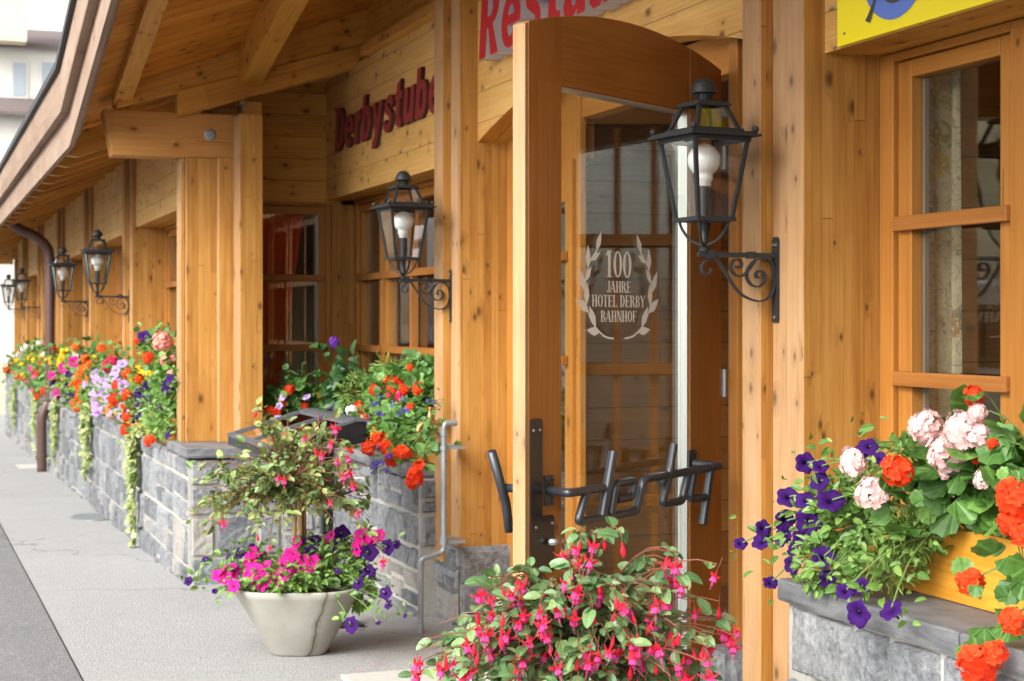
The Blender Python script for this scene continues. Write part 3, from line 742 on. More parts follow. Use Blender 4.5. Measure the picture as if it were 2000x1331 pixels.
for sgn in (1, -1):
    b = B()
    br = smoothpath([(sgn*a, z, 0) for a, z in ((.03, 1.551), (.085, 1.560), (.145, 1.60), (.18, 1.66), (.182, 1.72), (.16, 1.775), (.12, 1.815))], 6)
    for p, q in zip(br, br[1:]):
        t = (q-p).normalized(); nn = V((-t.y, t.x, 0))*.0028
        b.face([Lf(.576-u.x, u.y, -.0262) for u in (p-nn, q-nn, q+nn, p+nn)])
    for i, (ti, side, ln) in enumerate(((8, 1, .07), (10, -1, .075), (15, 1, .075), (17, -1, .07), (21, 1, .075), (24, -1, .055), (28, 1, .07), (31, -1, .055), (35, 1, .065))):
        p = br[min(ti, len(br)-1)]; t = (br[min(ti+1, len(br)-1)]-br[ti-1]).normalized()
        ang = math.atan2(t.y, t.x)+side*sgn*-.42
        d = V((math.cos(ang), math.sin(ang), 0)); s_ = V((-d.y, d.x, 0))
        prof = [(0, 0), (.18, .10), (.42, .19), (.68, .13), (1, 0), (.68, -.13), (.42, -.19), (.18, -.10)]
        b.face([Lf(.576-(p+d*u*ln+s_*w_*ln).x, (p+d*u*ln+s_*w_*ln).y, -.0258) for u, w_ in prof])
    obj('wreath_emblem', b, ['decal_white'], door)

# interior ------------------------------------------------------
b = B()
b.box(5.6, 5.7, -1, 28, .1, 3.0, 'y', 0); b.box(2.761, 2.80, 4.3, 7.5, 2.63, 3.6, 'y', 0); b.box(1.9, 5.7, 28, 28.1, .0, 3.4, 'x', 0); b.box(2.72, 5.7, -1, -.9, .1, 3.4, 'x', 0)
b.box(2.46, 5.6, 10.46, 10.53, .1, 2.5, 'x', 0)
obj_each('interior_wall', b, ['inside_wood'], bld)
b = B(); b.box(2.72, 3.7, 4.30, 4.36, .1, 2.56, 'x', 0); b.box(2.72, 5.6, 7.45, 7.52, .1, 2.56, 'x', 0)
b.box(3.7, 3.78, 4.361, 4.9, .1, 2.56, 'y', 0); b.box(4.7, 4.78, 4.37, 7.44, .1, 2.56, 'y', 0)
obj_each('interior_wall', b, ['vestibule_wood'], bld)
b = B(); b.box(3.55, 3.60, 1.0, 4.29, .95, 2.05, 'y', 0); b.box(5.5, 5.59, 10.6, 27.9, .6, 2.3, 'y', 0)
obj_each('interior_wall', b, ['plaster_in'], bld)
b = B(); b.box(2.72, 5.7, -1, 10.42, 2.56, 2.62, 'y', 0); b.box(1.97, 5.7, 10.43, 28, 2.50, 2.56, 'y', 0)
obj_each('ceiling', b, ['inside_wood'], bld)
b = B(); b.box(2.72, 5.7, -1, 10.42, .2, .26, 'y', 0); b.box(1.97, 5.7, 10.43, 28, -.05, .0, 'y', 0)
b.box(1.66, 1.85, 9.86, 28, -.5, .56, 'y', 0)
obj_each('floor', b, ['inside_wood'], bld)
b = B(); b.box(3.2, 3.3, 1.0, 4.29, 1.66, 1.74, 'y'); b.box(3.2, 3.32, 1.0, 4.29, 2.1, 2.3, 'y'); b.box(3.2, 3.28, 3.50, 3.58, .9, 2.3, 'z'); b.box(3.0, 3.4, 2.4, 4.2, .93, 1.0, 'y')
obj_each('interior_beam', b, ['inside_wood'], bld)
def curtain(pts_top, pts_bot, z0, z1, mat, amp, pleats, nz=10):
    """a hanging pleated sheet between two plan lines"""
    b = B(); nu = pleats*8; vs = []; fs = []
    a0, a1 = V(pts_top[0]), V(pts_top[1]); c0, c1 = V(pts_bot[0]), V(pts_bot[1])
    for j in range(nz+1):
        t = j/nz
        for i in range(nu+1):
            s = i/nu; p = (a0.lerp(a1, s)).lerp(c0.lerp(c1, s), t)
            dr = (a1-a0).normalized(); nn = V((-dr.y, dr.x))
            ph = s*pleats*2*math.pi
            q = p+nn*amp*(math.sin(ph)+.35*math.sin(2.3*ph+1+t*2))
            vs.append((q.x, q.y, z1+(z0-z1)*t))
    for j in range(nz):
        for i in range(nu):
            a = j*(nu+1)+i; fs.append((a, a+1, a+nu+2, a+nu+1))
    b.poly(vs, fs); o = obj('curtain', b, [mat], bld, smooth=True)
    return o
curtain(((2.825, 4.21), (2.86, 4.03)), ((2.825, 4.21), (2.86, 4.02)), .95, 2.34, 'floral_curtain', .016, 3)
curtain(((1.80, 10.44), (2.385, 10.44)), ((1.80, 10.44), (2.19, 10.44)), 1.0, 2.33, 'red_curtain', .02, 9)
curtain(((1.96, 10.2), (1.96, 10.7)), ((1.96, 10.2), (1.96, 10.6)), .9, 2.3, 'plaster_cream', .012, 4)

# roof ----------------------------------------------------------
KY = 9.93; EX = .86; S1 = .2137; S2 = .364; RY = 5.9
def zk(y):                      # rise of the cross gable over the entrance
    if y >= KY: return 0
    return S1*(KY-max(y, RY)) - S1*max(0, RY-y)
zs = lambda x, y: 2.80+S2*(x-EX)+zk(y)
b = B(); ys = [30, KY, RY, 1.5]; xs = [EX, 5.0]
for y0, y1 in zip(ys, ys[1:]):
    for x0, x1 in zip(xs, xs[1:]):
        b.face([(x0, y0, zs(x0, y0)), (x1, y0, zs(x1, y0)), (x1, y1, zs(x1, y1)), (x0, y1, zs(x0, y1))], 0, grain=(0, 1, 0) if y0 > KY else (1, 0, .36), off=(random.random()*9, 0))
        b.face([(x0, y0, zs(x0, y0)+.02), (x0, y1, zs(x0, y1)+.02), (x1, y1, zs(x1, y1)+.02), (x1, y0, zs(x1, y0)+.02)], 0)
obj('soffit', b, ['soffit_plank'], bld)
b = B(); zr = lambda x, y: 3.10+S2*(x-.80)+zk(y)
for y0, y1 in zip(ys, ys[1:]):
    b.prism([(.79, y0, zr(.79, y0)), (5.0, y0, zr(5., y0)), (5.0, y1, zr(5., y1)), (.79, y1, zr(.79, y1))], (0, 0, 1), 0, .03)
obj('roof', b, ['roof_dark'], bld)
b = B()
for y0, y1 in zip(ys, ys[1:]):
    def fb(x0, x1, z0, z1):
        g = V((0, y1-y0, zk(y1)-zk(y0)))
        b.prism([(x0, y0, z0+zk(y0)), (x0, y1, z0+zk(y1)), (x0, y1, z1+zk(y1)), (x0, y0, z1+zk(y0))], (1, 0, 0), 0, x1-x0, g, 0)
    fb(.862, .892, 2.634, 2.86); fb(.812, .860, 2.835, 3.10); fb(.895, .925, 2.70, 2.80)
obj('fascia', b, ['fascia_wood'], bld)
b = B()
for y0, y1 in zip(ys, ys[1:]):
    b.prism([(.795, y0, 3.085+zk(y0)), (.795, y1, 3.085+zk(y1)), (.795, y1, 3.13+zk(y1)), (.795, y0, 3.13+zk(y0))], (1, 0, 0), -.012, .012)
obj('drip_edge', b, ['roof_dark'], bld)
# rafter tails under the eave of the wing, each one a part
y = 10.75
while y < 29.5:
    b = B(); b.prism([(.90, y, 2.665), (.99, y, 2.655), (1.66, y, 2.91), (1.66, y, 3.06), (.90, y, 2.785)], (0, 1, 0), 0, .085, (1, 0, .36))
    obj('rafter', b, ['beam_wood'], bld); y += .72
# beams of the gable
def slopebeam(x0, x1, ya, yb, zb, h, name='beam', m='beam_wood'):
    b = B(); b.prism([(x0, ya, zb), (x0, yb, zb+S1*(ya-yb)), (x0, yb, zb+h+S1*(ya-yb)), (x0, ya, zb+h)], (1, 0, 0), 0, x1-x0, (0, -1, S1)); return obj(name, b, [m], bld, bevel=.004)
slopebeam(1.085, 1.185, 9.74, RY, 2.845, .16)
slopebeam(1.80, 1.925, 9.62, RY, 2.985, .24)
slopebeam(2.77, 2.89, 9.62, RY, 3.40, .20)
b = B(); YR = 9.60
b.prism([(1.443, YR, 2.795), (2.59, YR, 3.154), (2.59, YR, 3.29), (1.443, YR, 2.945)], (0, 1, 0), 0, .10, (1, 0, .31)); obj('rafter', b, ['beam_wood', 'beam_faded'], bld, bevel=.004)
b = B()
b.prism([(1.10, YR, 2.83), (2.9, YR, 3.375), (2.9, YR, zs(2.9, YR)-.003), (1.10, YR, zs(1.10, YR)-.003)], (0, 1, 0), .012, .16, (1, 0, .34)); obj('rafter', b, ['beam_wood'], bld, bevel=.003)
# horizontal bracket beam with the slanted end
b = B(); b.prism([(1.03, 9.78, 2.83), (1.083, 9.78, 2.567), (1.86, 9.78, 2.567), (1.86, 9.78, 2.83)], (0, 1, 0), -.10, .08, (1, 0, 0)); obj('bracket_beam', b, ['beam_faded'], bld, bevel=.004)
b = B(); p = V((1.645, 9.68, 2.705)); b.lathe([(.034, 0), (.034, .004), (.026, .008), (.012, .009)], (0, 0, 0), 20)
b.v = [p+V((v.x, -v.z, v.y)) for v in b.v]; obj('bolt', b, ['galvanised'], bld)
b = B(); b.box(.93, 1.62, 29.4, 29.5, 2.6, 2.8, 'x'); b.prism([(.87, 28.1, 2.634), (1.9, 28.1, 2.634), (1.9, 28.1, 3.2), (.87, 28.1, 2.83)], (0, 1, 0), 0, .05, (1, 0, 0))
obj_each('wall', b, ['plank_lit_faded'], bld)
b = B(); b.box(1.57, 5.6, 28.11, 28.2, -.4, 3.3, 'z'); obj('wall', b, ['glulam'], bld)

# ================================================================ stone work
def stones(b, O, U, Nn, w, z0, z1, seed, fine=1, hr=(.13, .29)):
    rng = random.Random(seed); O = V(O); U = V(U); Nn = V(Nn)
    z = z0; rows = []
    while z < z1-.05:
        h = rng.uniform(*hr)
        if z+h > z1-.09: h = z1-z
        rows.append((z, min(z+h, z1))); z += h
    for (a, c) in rows:
        x = 0
        while x < w-.02:
            l = rng.uniform(.14, .36)
            if x+l > w-.10: l = w-x
            j = .008
            # some stones split in two courses
            parts = [(a, c)]
            if c-a > .17 and hr[0] < .2 and rng.random() < .4: m_ = a+(c-a)*rng.uniform(.4, .6); parts = [(a, m_), (m_, c)]
            for (p0, p1) in parts:
                LL, HH = l-2*j, p1-p0-2*j; vs = []; fs = []
                def grid(q):
                    n_ = max(3, int(q/.028*fine)); c_ = .010/q
                    return [0, c_]+[c_+(1-2*c_)*i/n_ for i in range(1, n_)]+[1-c_, 1]
                gs, gt = grid(LL), grid(HH); nx, ny = len(gs)-1, len(gt)-1
                off = V((rng.random()*50, rng.random()*50, rng.random()*50)); dep = rng.uniform(.018, .034); tl = (rng.uniform(-.009, .009), rng.uniform(-.009, .009))
                sk = (rng.uniform(-.01, .01), rng.uniform(-.01, .01))
                for t in gt:
                    for s in gs:
                        px = x+j+LL*s+sk[0]*(t-.5); pz = p0+j+HH*t
                        e = min(s, 1-s, t, 1-t); q = V((px*6, pz*6, 0))+off
                        nz_ = noise.noise(q)*.6+abs(noise.noise(q*2.3))*.6+noise.noise(q*6.1)*.35-.2
                        hgt = dep+nz_*.013+tl[0]*(s-.5)*2+tl[1]*(t-.5)*2
                        edge = s in (0, 1) or t in (0, 1)
                        wob = (U*noise.noise(q*1.3)+V((0, 0, 1))*noise.noise(q*1.3+V((9, 9, 9))))*.006
                        vs.append(O+U*px+V((0, 0, pz))+Nn*(-.002 if edge else max(hgt, .010))+wob)
                fl = U.cross(V((0, 0, 1))).dot(Nn) > 0
                for jy in range(ny):
                    for ix in range(nx):
                        q = jy*(nx+1)+ix; f_ = (q, q+1, q+nx+2, q+nx+1); fs.append(f_ if fl else f_[::-1])
                b.poly(vs, fs, 0)
            x += l
def slab_cap(b, x0, x1, y0, y1, z0, z1, seed, seg=.9):
    rng = random.Random(seed)
    along_y = (y1-y0) > (x1-x0); a, c = (y0, y1) if along_y else (x0, x1)
    while a < c-.01:
        e = min(a+seg*rng.uniform(.8, 1.2), c)
        if c-e < .25: e = c
        if along_y: xa, xb, ya, yb = x0, x1, a+.002, e-.002
        else: xa, xb, ya, yb = a+.002, e-.002, y0, y1
        nx = max(3, int((xb-xa)/.03)); ny = max(3, int((yb-ya)/.03)); off = rng.random()*90
        # a slab with rough-hewn sides: rings from bottom to top
        per = [(xa+(xb-xa)*i/nx, ya) for i in range(nx)]+[(xb, ya+(yb-ya)*i/ny) for i in range(ny)]+[(xb-(xb-xa)*i/nx, yb) for i in range(nx)]+[(xa, yb-(yb-ya)*i/ny) for i in range(ny)]
        vs = []; fs = []; n = len(per); cx, cy = (xa+xb)/2, (ya+yb)/2
        for k_, z in enumerate((z0, z0+.012, (z0+z1)/2, z1-.006, z1)):
            for (px, py) in per:
                d = noise.noise(V((px*9+off, py*9, z*22)))*.008+noise.noise(V((px*30+off, py*30, z*40)))*.004-(.004 if k_ in (0, 4) else 0)
                sx = -1 if px == xa else (1 if px == xb else 0); sy = -1 if py == ya else (1 if py == yb else 0)
                vs.append((px+sx*d, py+sy*d, z+noise.noise(V((px*7, py*7, off)))*.002))
        for k_ in range(4):
            for i in range(n): fs.append((k_*n+i, k_*n+(i+1) % n, (k_+1)*n+(i+1) % n, (k_+1)*n+i))
        fs.append(tuple(range(4*n, 5*n))); fs.append(tuple(range(n))[::-1]); b.poly(vs, fs)
        a = e
def wallthing(name, label, loc, faces, core, caps, seed, fine=1, hr=(.13, .29)):
    t = thing(name, label, 'stone wall', loc)
    b = B()
    for c in core: b.box(*c, m=0)
    m = obj('mortar', b, ['mortar'], t)
    b = B()
    for i, (O, U, Nn, w_, z0, z1) in enumerate(faces): stones(b, O, U, Nn, w_, z0, z1, seed+i*7, fine, hr)
    obj('stones', b, ['stone'], t, smooth=False)
    b = B()
    for i, c in enumerate(caps): slab_cap(b, *c, seed+50+i)
    obj('cap', b, ['slate'], t, smooth=False)
    return t
gs = 'stone base wall along the pavement'
wallthing('stone_wall', 'grey stone base wall with slate coping under the right-hand window box', (2.5, 3.0, gz(3)),
    [((2.25, 3.93, 0), (0, -1, 0), (-1, 0, 0), 2.6, .1, .84), ((2.25, 3.93, 0), (1, 0, 0), (0, 1, 0), .4, .1, .84)],
    [(2.244, 2.68, 1.33, 3.936, 0, .839)], [(2.215, 2.69, 1.3, 3.955, .842, .90)], 22, 1.5, (.24, .30))
wallthing('stone_wall', 'grey stone wall with slate coping in the recess below the lettered lintel', (2.4, 8.5, gz(8.5)),
    [((2.32, 9.20, 0), (0, -1, 0), (-1, 0, 0), 1.555, -.1, .84), ((2.32, 7.645, 0), (1, 0, 0), (0, -1, 0), .12, .5, .84), ((2.41, 7.68, 0), (0, -1, 0), (-1, 0, 0), .36, -.1, .44)],
    [(2.315, 2.68, 7.642, 9.17, -.2, .839)], [(2.275, 2.69, 7.640, 9.18, .842, .90)], 32)
wallthing('stone_wall', 'long grey stone wall with a corner pier carrying the trailing flower boxes', (1.5, 9.2, gz(9.2)),
    [((1.45, 28.2, 0), (0, -1, 0), (-1, 0, 0), 18.99, -.5, .84-.0), ((1.45, 9.21, 0), (1, 0, 0), (0, -1, 0), .88, -.1, .84)],
    [(1.444, 1.70, 9.204, 28.2, -.8, .82), (1.701, 2.33, 9.205, 10.30, -.3, .839)], [(1.423, 2.26, 9.175, 9.90, .842, .90), (1.43, 1.72, 9.91, 28.2, .80, .845)], 43, .8)
def plinth(y0, y1, x0, x1, zt, seed):
    b = B(); b.box(x0+.004, x1, y0+.004, y1, 0, zt-.01, m=1)
    stones(b, (x0, y1, 0), (0, -1, 0), (-1, 0, 0), y1-y0, .05, zt-.004, seed); stones(b, (x0, y0, 0), (1, 0, 0), (0, -1, 0), x1-x0, .05, zt-.004, seed+3)
    b.box(x0-.012, x1, y0-.014, y1, zt-.09, zt, m=0)
    obj('plinth', b, ['stone', 'mortar'], bld)
plinth(BY-.03, BY+.27, 2.418, 2.74, .538, 5); plinth(AY+.30, AY+.44, 2.42, 2.60, .46, 9); plinth(AY+.56, AY+.70, 2.47, 2.62, .53, 12)
# ================================================================ wall lanterns
def make_lamp():
    root = thing('wall_lantern', '', 'lantern', (0, 0, 0))
    P = lambda a, z, y=0: (-a, y, z)
    # bracket
    br = B()
    br.prism([(-.0005, -.016, -.20), (-.0005, .016, -.20), (-.0005, .018, -.19), (-.0005, .018, .045), (-.0005, .010, .055), (-.0005, -.010, .055), (-.0005, -.018, .045), (-.0005, -.018, -.19)], (-1, 0, 0), 0, .006)
    for y, z in ((-.008, .032), (.008, .032), (0, -.185)): br.tube([(-.006, y, z), (-.0095, y, z)], .0042, 8, 1)
    br.box(-.262, -.006, -.007, .007, -.007, .007)
    for a0, a1, h in ((.21, .234, .012), (.075, .10, .010)): br.box(-a1, -a0, -h, h, -h, h)
    rib = lambda pts: br.ribbon([P(a, z-1.80) for a, z in [(q.x, q.y) for q in smoothpath([(a, z, 0) for a, z in pts], 6)]], (0, 1, 0), .017, .0045)
    rib([(.2065, 1.792), (.168, 1.742), (.133, 1.695), (.098, 1.672), (.056, 1.663), (.024, 1.677), (.009, 1.71), (.009, 1.745), (.018, 1.775), (.0385, 1.790), (.07, 1.786), (.0945, 1.762), (.101, 1.736), (.0875, 1.713), (.063, 1.706), (.044, 1.72), (.041, 1.742), (.054, 1.754), (.067, 1.749), (.070, 1.738), (.062, 1.732)])
    rib([(.07, 1.788), (.098, 1.752), (.119, 1.737), (.14, 1.741), (.154, 1.762), (.147, 1.782), (.13, 1.787), (.119, 1.776), (.122, 1.763), (.132, 1.762), (.135, 1.768)])
    rib([(.215, 1.790), (.2415, 1.778), (.251, 1.759), (.240, 1.742), (.222, 1.748), (.221, 1.760)])
    obj('bracket', br, ['iron', 'galvanised'], root)
    # lantern
    b = B(); cx = -.2425
    def ring(h, hw, z0, z1):
        vs = [(cx+sx*w_, sy*w_, z) for z, ws in ((z0, (h, h-hw)), (z1, (h, h-hw))) for w_ in ws for sx, sy in ((-1, -1), (1, -1), (1, 1), (-1, 1))]
        fs = []
        for i in range(4):
            j = (i+1) % 4
            fs += [(i, j, 8+j, 8+i), (4+j, 4+i, 12+i, 12+j), (8+i, 8+j, 12+j, 12+i), (j, i, 4+i, 4+j)]
        b.poly(vs, fs)
    def bars(h0, z0, h1, z1, t):
        for sx, sy in ((-1, -1), (1, -1), (1, 1), (-1, 1)):
            b.prism([(cx+sx*h0, sy*h0, z0), (cx+sx*(h0-t), sy*h0, z0), (cx+sx*(h0-t), sy*(h0-t), z0), (cx+sx*h0, sy*(h0-t), z0)], (sx*(h1-h0)/(z1-z0), sy*(h1-h0)/(z1-z0), 1), 0, z1-z0)
    zz = lambda v: v-1.80
    bars(.064, zz(1.902), .098, zz(2.140), .011)
    ring(.068, .018, zz(1.896), zz(1.908)); b.box(cx-.05, cx+.05, -.05, .05, zz(1.897), zz(1.900))
    ring(.099, .012, zz(2.128), zz(2.141)); ring(.121, .032, zz(2.1415), zz(2.149)); ring(.112, .04, zz(2.1495), zz(2.156))
    bars(.083, zz(2.154), .051, zz(2.236), .012); ring(.084, .012, zz(2.156), zz(2.166)); ring(.058, .012, zz(2.234), zz(2.241)); b.box(cx-.054, cx+.054, -.054, .054, zz(2.2415), zz(2.246))
    # vented neck and dome
    b.lathe([(.026, zz(2.246)), (.026, zz(2.252)), (.022, zz(2.254)), (.022, zz(2.274))], (cx, 0, 0), 20)
    for q in range(16):
        a = q/16*2*math.pi; b.box(cx+.0235*math.cos(a)-.0018, cx+.0235*math.cos(a)+.0018, .0235*math.sin(a)-.0018, .0235*math.sin(a)+.0018, zz(2.254), zz(2.274))
    b.lathe([(.030, zz(2.273)), (.040, zz(2.274)), (.041, zz(2.278)), (.037, zz(2.290)), (.031, zz(2.303)), (.022, zz(2.313)), (.010, zz(2.319)), (.001, zz(2.320))], (cx, 0, 0), 24)
    for sx, sy in ((-1, -1), (1, -1), (1, 1), (-1, 1)):
        b.lathe([(.001, .0), (.004, .001), (.004, .005), (.0085, .009), (.010, .0145), (.008, .020), (.001, .023)], (cx+sx*.108, sy*.108, zz(2.150)), 12)
        leg = smoothpath([(cx+sx*.052, sy*.052, zz(1.897)), (cx+sx*.045, sy*.045, zz(1.872)), (cx+sx*.028, sy*.028, zz(1.842)), (cx+sx*.004, sy*.004, zz(1.825))], 5)
        b.tube(leg, .0042, 8)
    b.lathe([(.012, zz(1.897)), (.010, zz(1.87)), (.013, zz(1.835)), (.007, zz(1.825)), (.016, zz(1.818)), (.014, zz(1.808))], (cx, 0, 0), 14)
    ln = obj('lantern_frame', b, ['iron'], root, smooth=False)
    g = B()
    def pane(h0, z0, h1, z1, in_):
        for (ax, sg) in ((0, -1), (0, 1), (1, -1), (1, 1)):
            q = []
            for s_, h, z in ((-1, h0, z0), (1, h0, z0), (1, h1, z1), (-1, h1, z1)):
                e = h-in_; l = (h-.008)*s_
                q.append((cx+sg*e, l, z) if ax == 0 else (cx+l, sg*e, z))
            g.face(q)
    pane(.064, zz(1.904), .098, zz(2.138), .005); pane(.083, zz(2.158), .051, zz(2.236), .005)
    obj('glass_pane', g, ['lamp_glass'], root)
    k_ = B(); zc = zz(2.078)
    k_.lathe([(.001, zc+.049)]+[(.049*math.sin(R(t)), zc+.049*math.cos(R(t))) for t in range(15, 150, 12)]+[(.026, zc-.047), (.026, zc-.060), (.021, zc-.063), (.021, zc-.076), (.012, zc-.080)], (cx, 0, 0), 28)
    bl = obj('light_bulb', k_, ['bulb_white'], root, smooth=True)
    k_ = B(); k_.lathe([(.0185, zz(1.901)), (.0185, zz(2.0)), (.012, zz(2.003))], (cx, 0, 0), 20); obj('socket', k_, ['socket_black'], root, smooth=False)
    return root
def copy_tree(o, parent=None):
    c = o.copy(); col.objects.link(c); c.parent = parent
    for ch in list(o.children): copy_tree(ch, c)
    return c
lamp0 = make_lamp()
LS = [(2.43, 4.337, 0, 'black wall lantern nearest the camera, on the post right of the open door'),
      (2.43, 7.505, 4, 'black wall lantern on the post between the recess window and the door'),
      (1.59, 13.07, 0, 'black wall lantern on the first wing post left of the corner pier'),
      (1.59, 16.23, 3, 'black wall lantern on the wing post just right of the brown downpipe'),
      (1.59, 22.53, 0, 'small distant black wall lantern left of the brown downpipe'),
      (1.59, 25.67, 2, 'farthest black wall lantern, cut by the left edge of the photo')]
for i, (x, y, rz, lb) in enumerate(LS):
    o = lamp0 if i == 0 else copy_tree(lamp0)
    o.location = (x, y, 1.80); o['label'] = lb; o['group'] = 'black lanterns along the facade'
    if rz: o.rotation_euler = (0, 0, R(rz))
for root_, deg in ((lamp0, 7),):        # the nearest lantern is turned a little on its bracket
    for ch in root_.children:
        if ch.name.startswith(('lantern_frame', 'glass_pane')):
            p0 = V((-.2425, 0, 0)); ch.rotation_euler = (0, 0, R(deg)); ch.location = p0-Matrix.Rotation(R(deg), 3, 'Z') @ p0

# ================================================================ signs
def ga(cx, cy, rx, ry, a0, a1, n=12): return [(cx+rx*math.cos(R(a0+(a1-a0)*i/n)), cy+ry*math.sin(R(a0+(a1-a0)*i/n))) for i in range(n+1)]
def gstroke(pts, w_):
    P = [V((x, y, 0)) for x, y in pts]; P = smoothpath(P, 4); l, r_ = [], []
    for i, p in enumerate(P):
        t = (P[min(i+1, len(P)-1)]-P[max(i-1, 0)]).normalized(); nn = V((-t.y, t.x, 0))*w_/2
        l.append((p+nn).to_tuple()[:2]); r_.append((p-nn).to_tuple()[:2])
    return l+r_[::-1]
XH = .72
GL = {
 'D': [[(0, 0), (0, 1), (.30, 1)]+ga(.30, .5, .37, .5, 90, -90, 16), [(.25, .17), (.25, .83), (.30, .83)]+ga(.30, .5, .13, .33, 90, -90, 12)],
 'R': [[(0, 0), (0, 1), (.38, 1)]+ga(.38, .72, .28, .28, 90, -75, 12)+[(.69, 0), (.43, 0), (.30, .40), (.25, .40), (.25, 0)], [(.25, .57), (.25, .84), (.35, .84)]+ga(.35, .705, .08, .135, 90, -90, 8)],
 'e': [ga(.31, .36, .32, .38, -9, 320, 24)+ga(.31, .36, .11, .22, 318, 202, 10)+[(.21, .30)], ga(.31, .40, .10, .18, 12, 168, 10)],
 'r': [[(0, 0), (0, XH), (.22, XH), (.22, .63), (.29, .71), (.37, .74), (.44, .74), (.44, .50), (.36, .51), (.28, .47), (.24, .38), (.24, 0)]],
 'b': [[(0, 0), (0, 1), (.23, 1), (.23, .68)]+ga(.34, .36, .29, .38, 112, -112, 18)+[(.22, .06), (.22, 0)], ga(.315, .36, .085, .21, 0, 345, 18)],
 'y': [[(-.02, XH), (.22, XH), (.33, .30), (.43, XH), (.66, XH), (.44, -.04), (.37, -.19), (.26, -.26), (.06, -.26), (.06, -.08), (.15, -.08), (.20, -.02), (.21, .03)]],
 's': [gstroke([(.49, .49), (.44, .62), (.29, .66), (.14, .60), (.14, .48), (.27, .40), (.41, .32), (.45, .20), (.36, .08), (.22, .06), (.09, .11), (.05, .23)], .17)],
 't': [[(.10, .88), (.33, .97), (.33, XH), (.47, XH), (.47, .56), (.33, .56), (.33, .24), (.37, .17), (.47, .17), (.47, 0), (.34, -.02), (.20, 0), (.11, .10), (.10, .56), (0, .56), (0, XH), (.10, XH)]],
 'u': [[(0, XH), (.23, XH), (.23, .26), (.26, .19), (.32, .18), (.38, .24), (.39, XH), (.62, XH), (.62, 0), (.40, 0), (.40, .08), (.31, -.01), (.16, -.02), (.04, .06), (0, .2)]],
 'a': [[(.61, 0), (.61, .46)]+ga(.32, .45, .29, .29, 10, 165, 12)+[(.25, .49), (.29, .57), (.35, .57), (.38, .50), (.38, .44), (.20, .40), (.05, .32), (0, .18), (.05, .04), (.17, -.02), (.29, 0), (.39, .08), (.41, 0)], [(.38, .31), (.28, .28), (.23, .22), (.25, .14), (.31, .14), (.38, .20)]],
 'n': [[(0, 0), (0, XH), (.22, XH), (.22, .64), (.32, .73), (.46, .74), (.58, .66), (.61, .52), (.61, 0), (.38, 0), (.38, .46), (.35, .54), (.28, .54), (.24, .46), (.24, 0)]]}
def textline(root, text, X, yl, z, cap, length, depth, shear, mats, gap):
    """bold slanted letters on a wall facing -X; the text runs towards -Y from yl and is fitted to the length"""
    ext = [(min(p[0] for l in GL[ch] for p in l), max(p[0] for l in GL[ch] for p in l)) for ch in text]
    sx = (length-gap*(len(text)-1))/sum(q-p for p, q in ext); x = 0; L = loc_of(root)
    for ch, (a, c) in zip(text, ext):
        cu = bpy.data.curves.new('t', 'CURVE'); cu.dimensions = '2D'; cu.fill_mode = 'BOTH'; cu.extrude = .5
        for lp in GL[ch]:
            sp = cu.splines.new('POLY'); sp.points.add(len(lp)-1); sp.use_cyclic_u = True
            for i, (px, py) in enumerate(lp): sp.points[i].co = ((px-a)*sx+x+shear*py*cap, py*cap, 0, 1)
        t = bpy.data.objects.new('t', cu); col.objects.link(t); bpy.context.view_layer.update()
        me = bpy.data.meshes.new_from_object(t.evaluated_get(bpy.context.evaluated_depsgraph_get()))
        bpy.data.objects.remove(t); bpy.data.curves.remove(cu)
        me.transform(Matrix(((0, 0, -depth, X-depth/2), (-1, 0, 0, yl), (0, 1, 0, z), (0, 0, 0, 1)))); me.transform(Matrix.Translation(-L))
        me.materials.clear()
        for m in mats: me.materials.append(MATS[m])
        if len(mats) > 1: me.polygons.foreach_set('material_index', [0 if abs(p.normal.x) > .7 else 1 for p in me.polygons])
        o = bpy.data.objects.new('letter', me); col.objects.link(o); o.parent = root
        x += (c-a)*sx+gap
t = thing('lettered_sign', 'dark red slanted wall letters on the recessed board lintel above the curtained windows', 'sign', (2.48, 8.95, 2.6))
textline(t, 'Derbystube', 2.4985, 10.01, 2.665, .262, 2.17, .022, .19, ['letter_red', 'letter_dark'], .036)
t = thing('lettered_sign', 'large bright red block letters with pale deep sides above the arched door', 'sign', (2.47, 5.9, 2.8))
textline(t, 'Restaurant', 2.5185, 7.10, 2.80, .31, 2.45, .085, .16, ['letter_bright_red', 'letter_side'], .03)
# yellow sign
t = thing('sign_board', 'yellow sign with a blue disc and grey ladle over the right-hand window', 'sign', (2.49, 3.2, 2.4))
b = B(); b.box(2.485, 2.4985, 1.2, 4.085, 2.388, 3.3); obj('panel', b, ['sign_yellow'], t)
b = B()
b.face([(2.4835, 3.79+.165*math.cos(a), 2.582+.165*math.sin(a)) for a in [i/40*2*math.pi for i in range(40)]][::-1])
obj('blue_disc', b, ['sign_blue'], t)
b = B(); hd = smoothpath([(2.482, y, z) for y, z in ((3.923, 2.432), (3.905, 2.455), (3.885, 2.49), (3.872, 2.53), (3.866, 2.60))], 6)
for p, q, w0, w1 in [(hd[i], hd[i+1], .012-.006*min(1, i/10), .012-.006*min(1, (i+1)/10)) for i in range(len(hd)-1)]:
    b.face([(2.482, p.y-w0, p.z-w0*.4), (2.482, q.y-w1, q.z-w1*.4), (2.482, q.y+w1, q.z+w1*.4), (2.482, p.y+w0, p.z+w0*.4)])
n_ = 30
for i in range(n_):
    a0, a1 = [R(195+150*(k_/n_)) for k_ in (i, i+1)]
    f_ = lambda a, r1, r2: (2.4818, 3.785-r1*math.cos(a)*1.0, 2.575+r2*math.sin(a))
    b.face([f_(a0, .100, .115), f_(a1, .100, .115), f_(a1, .085, .095), f_(a0, .085, .095)])
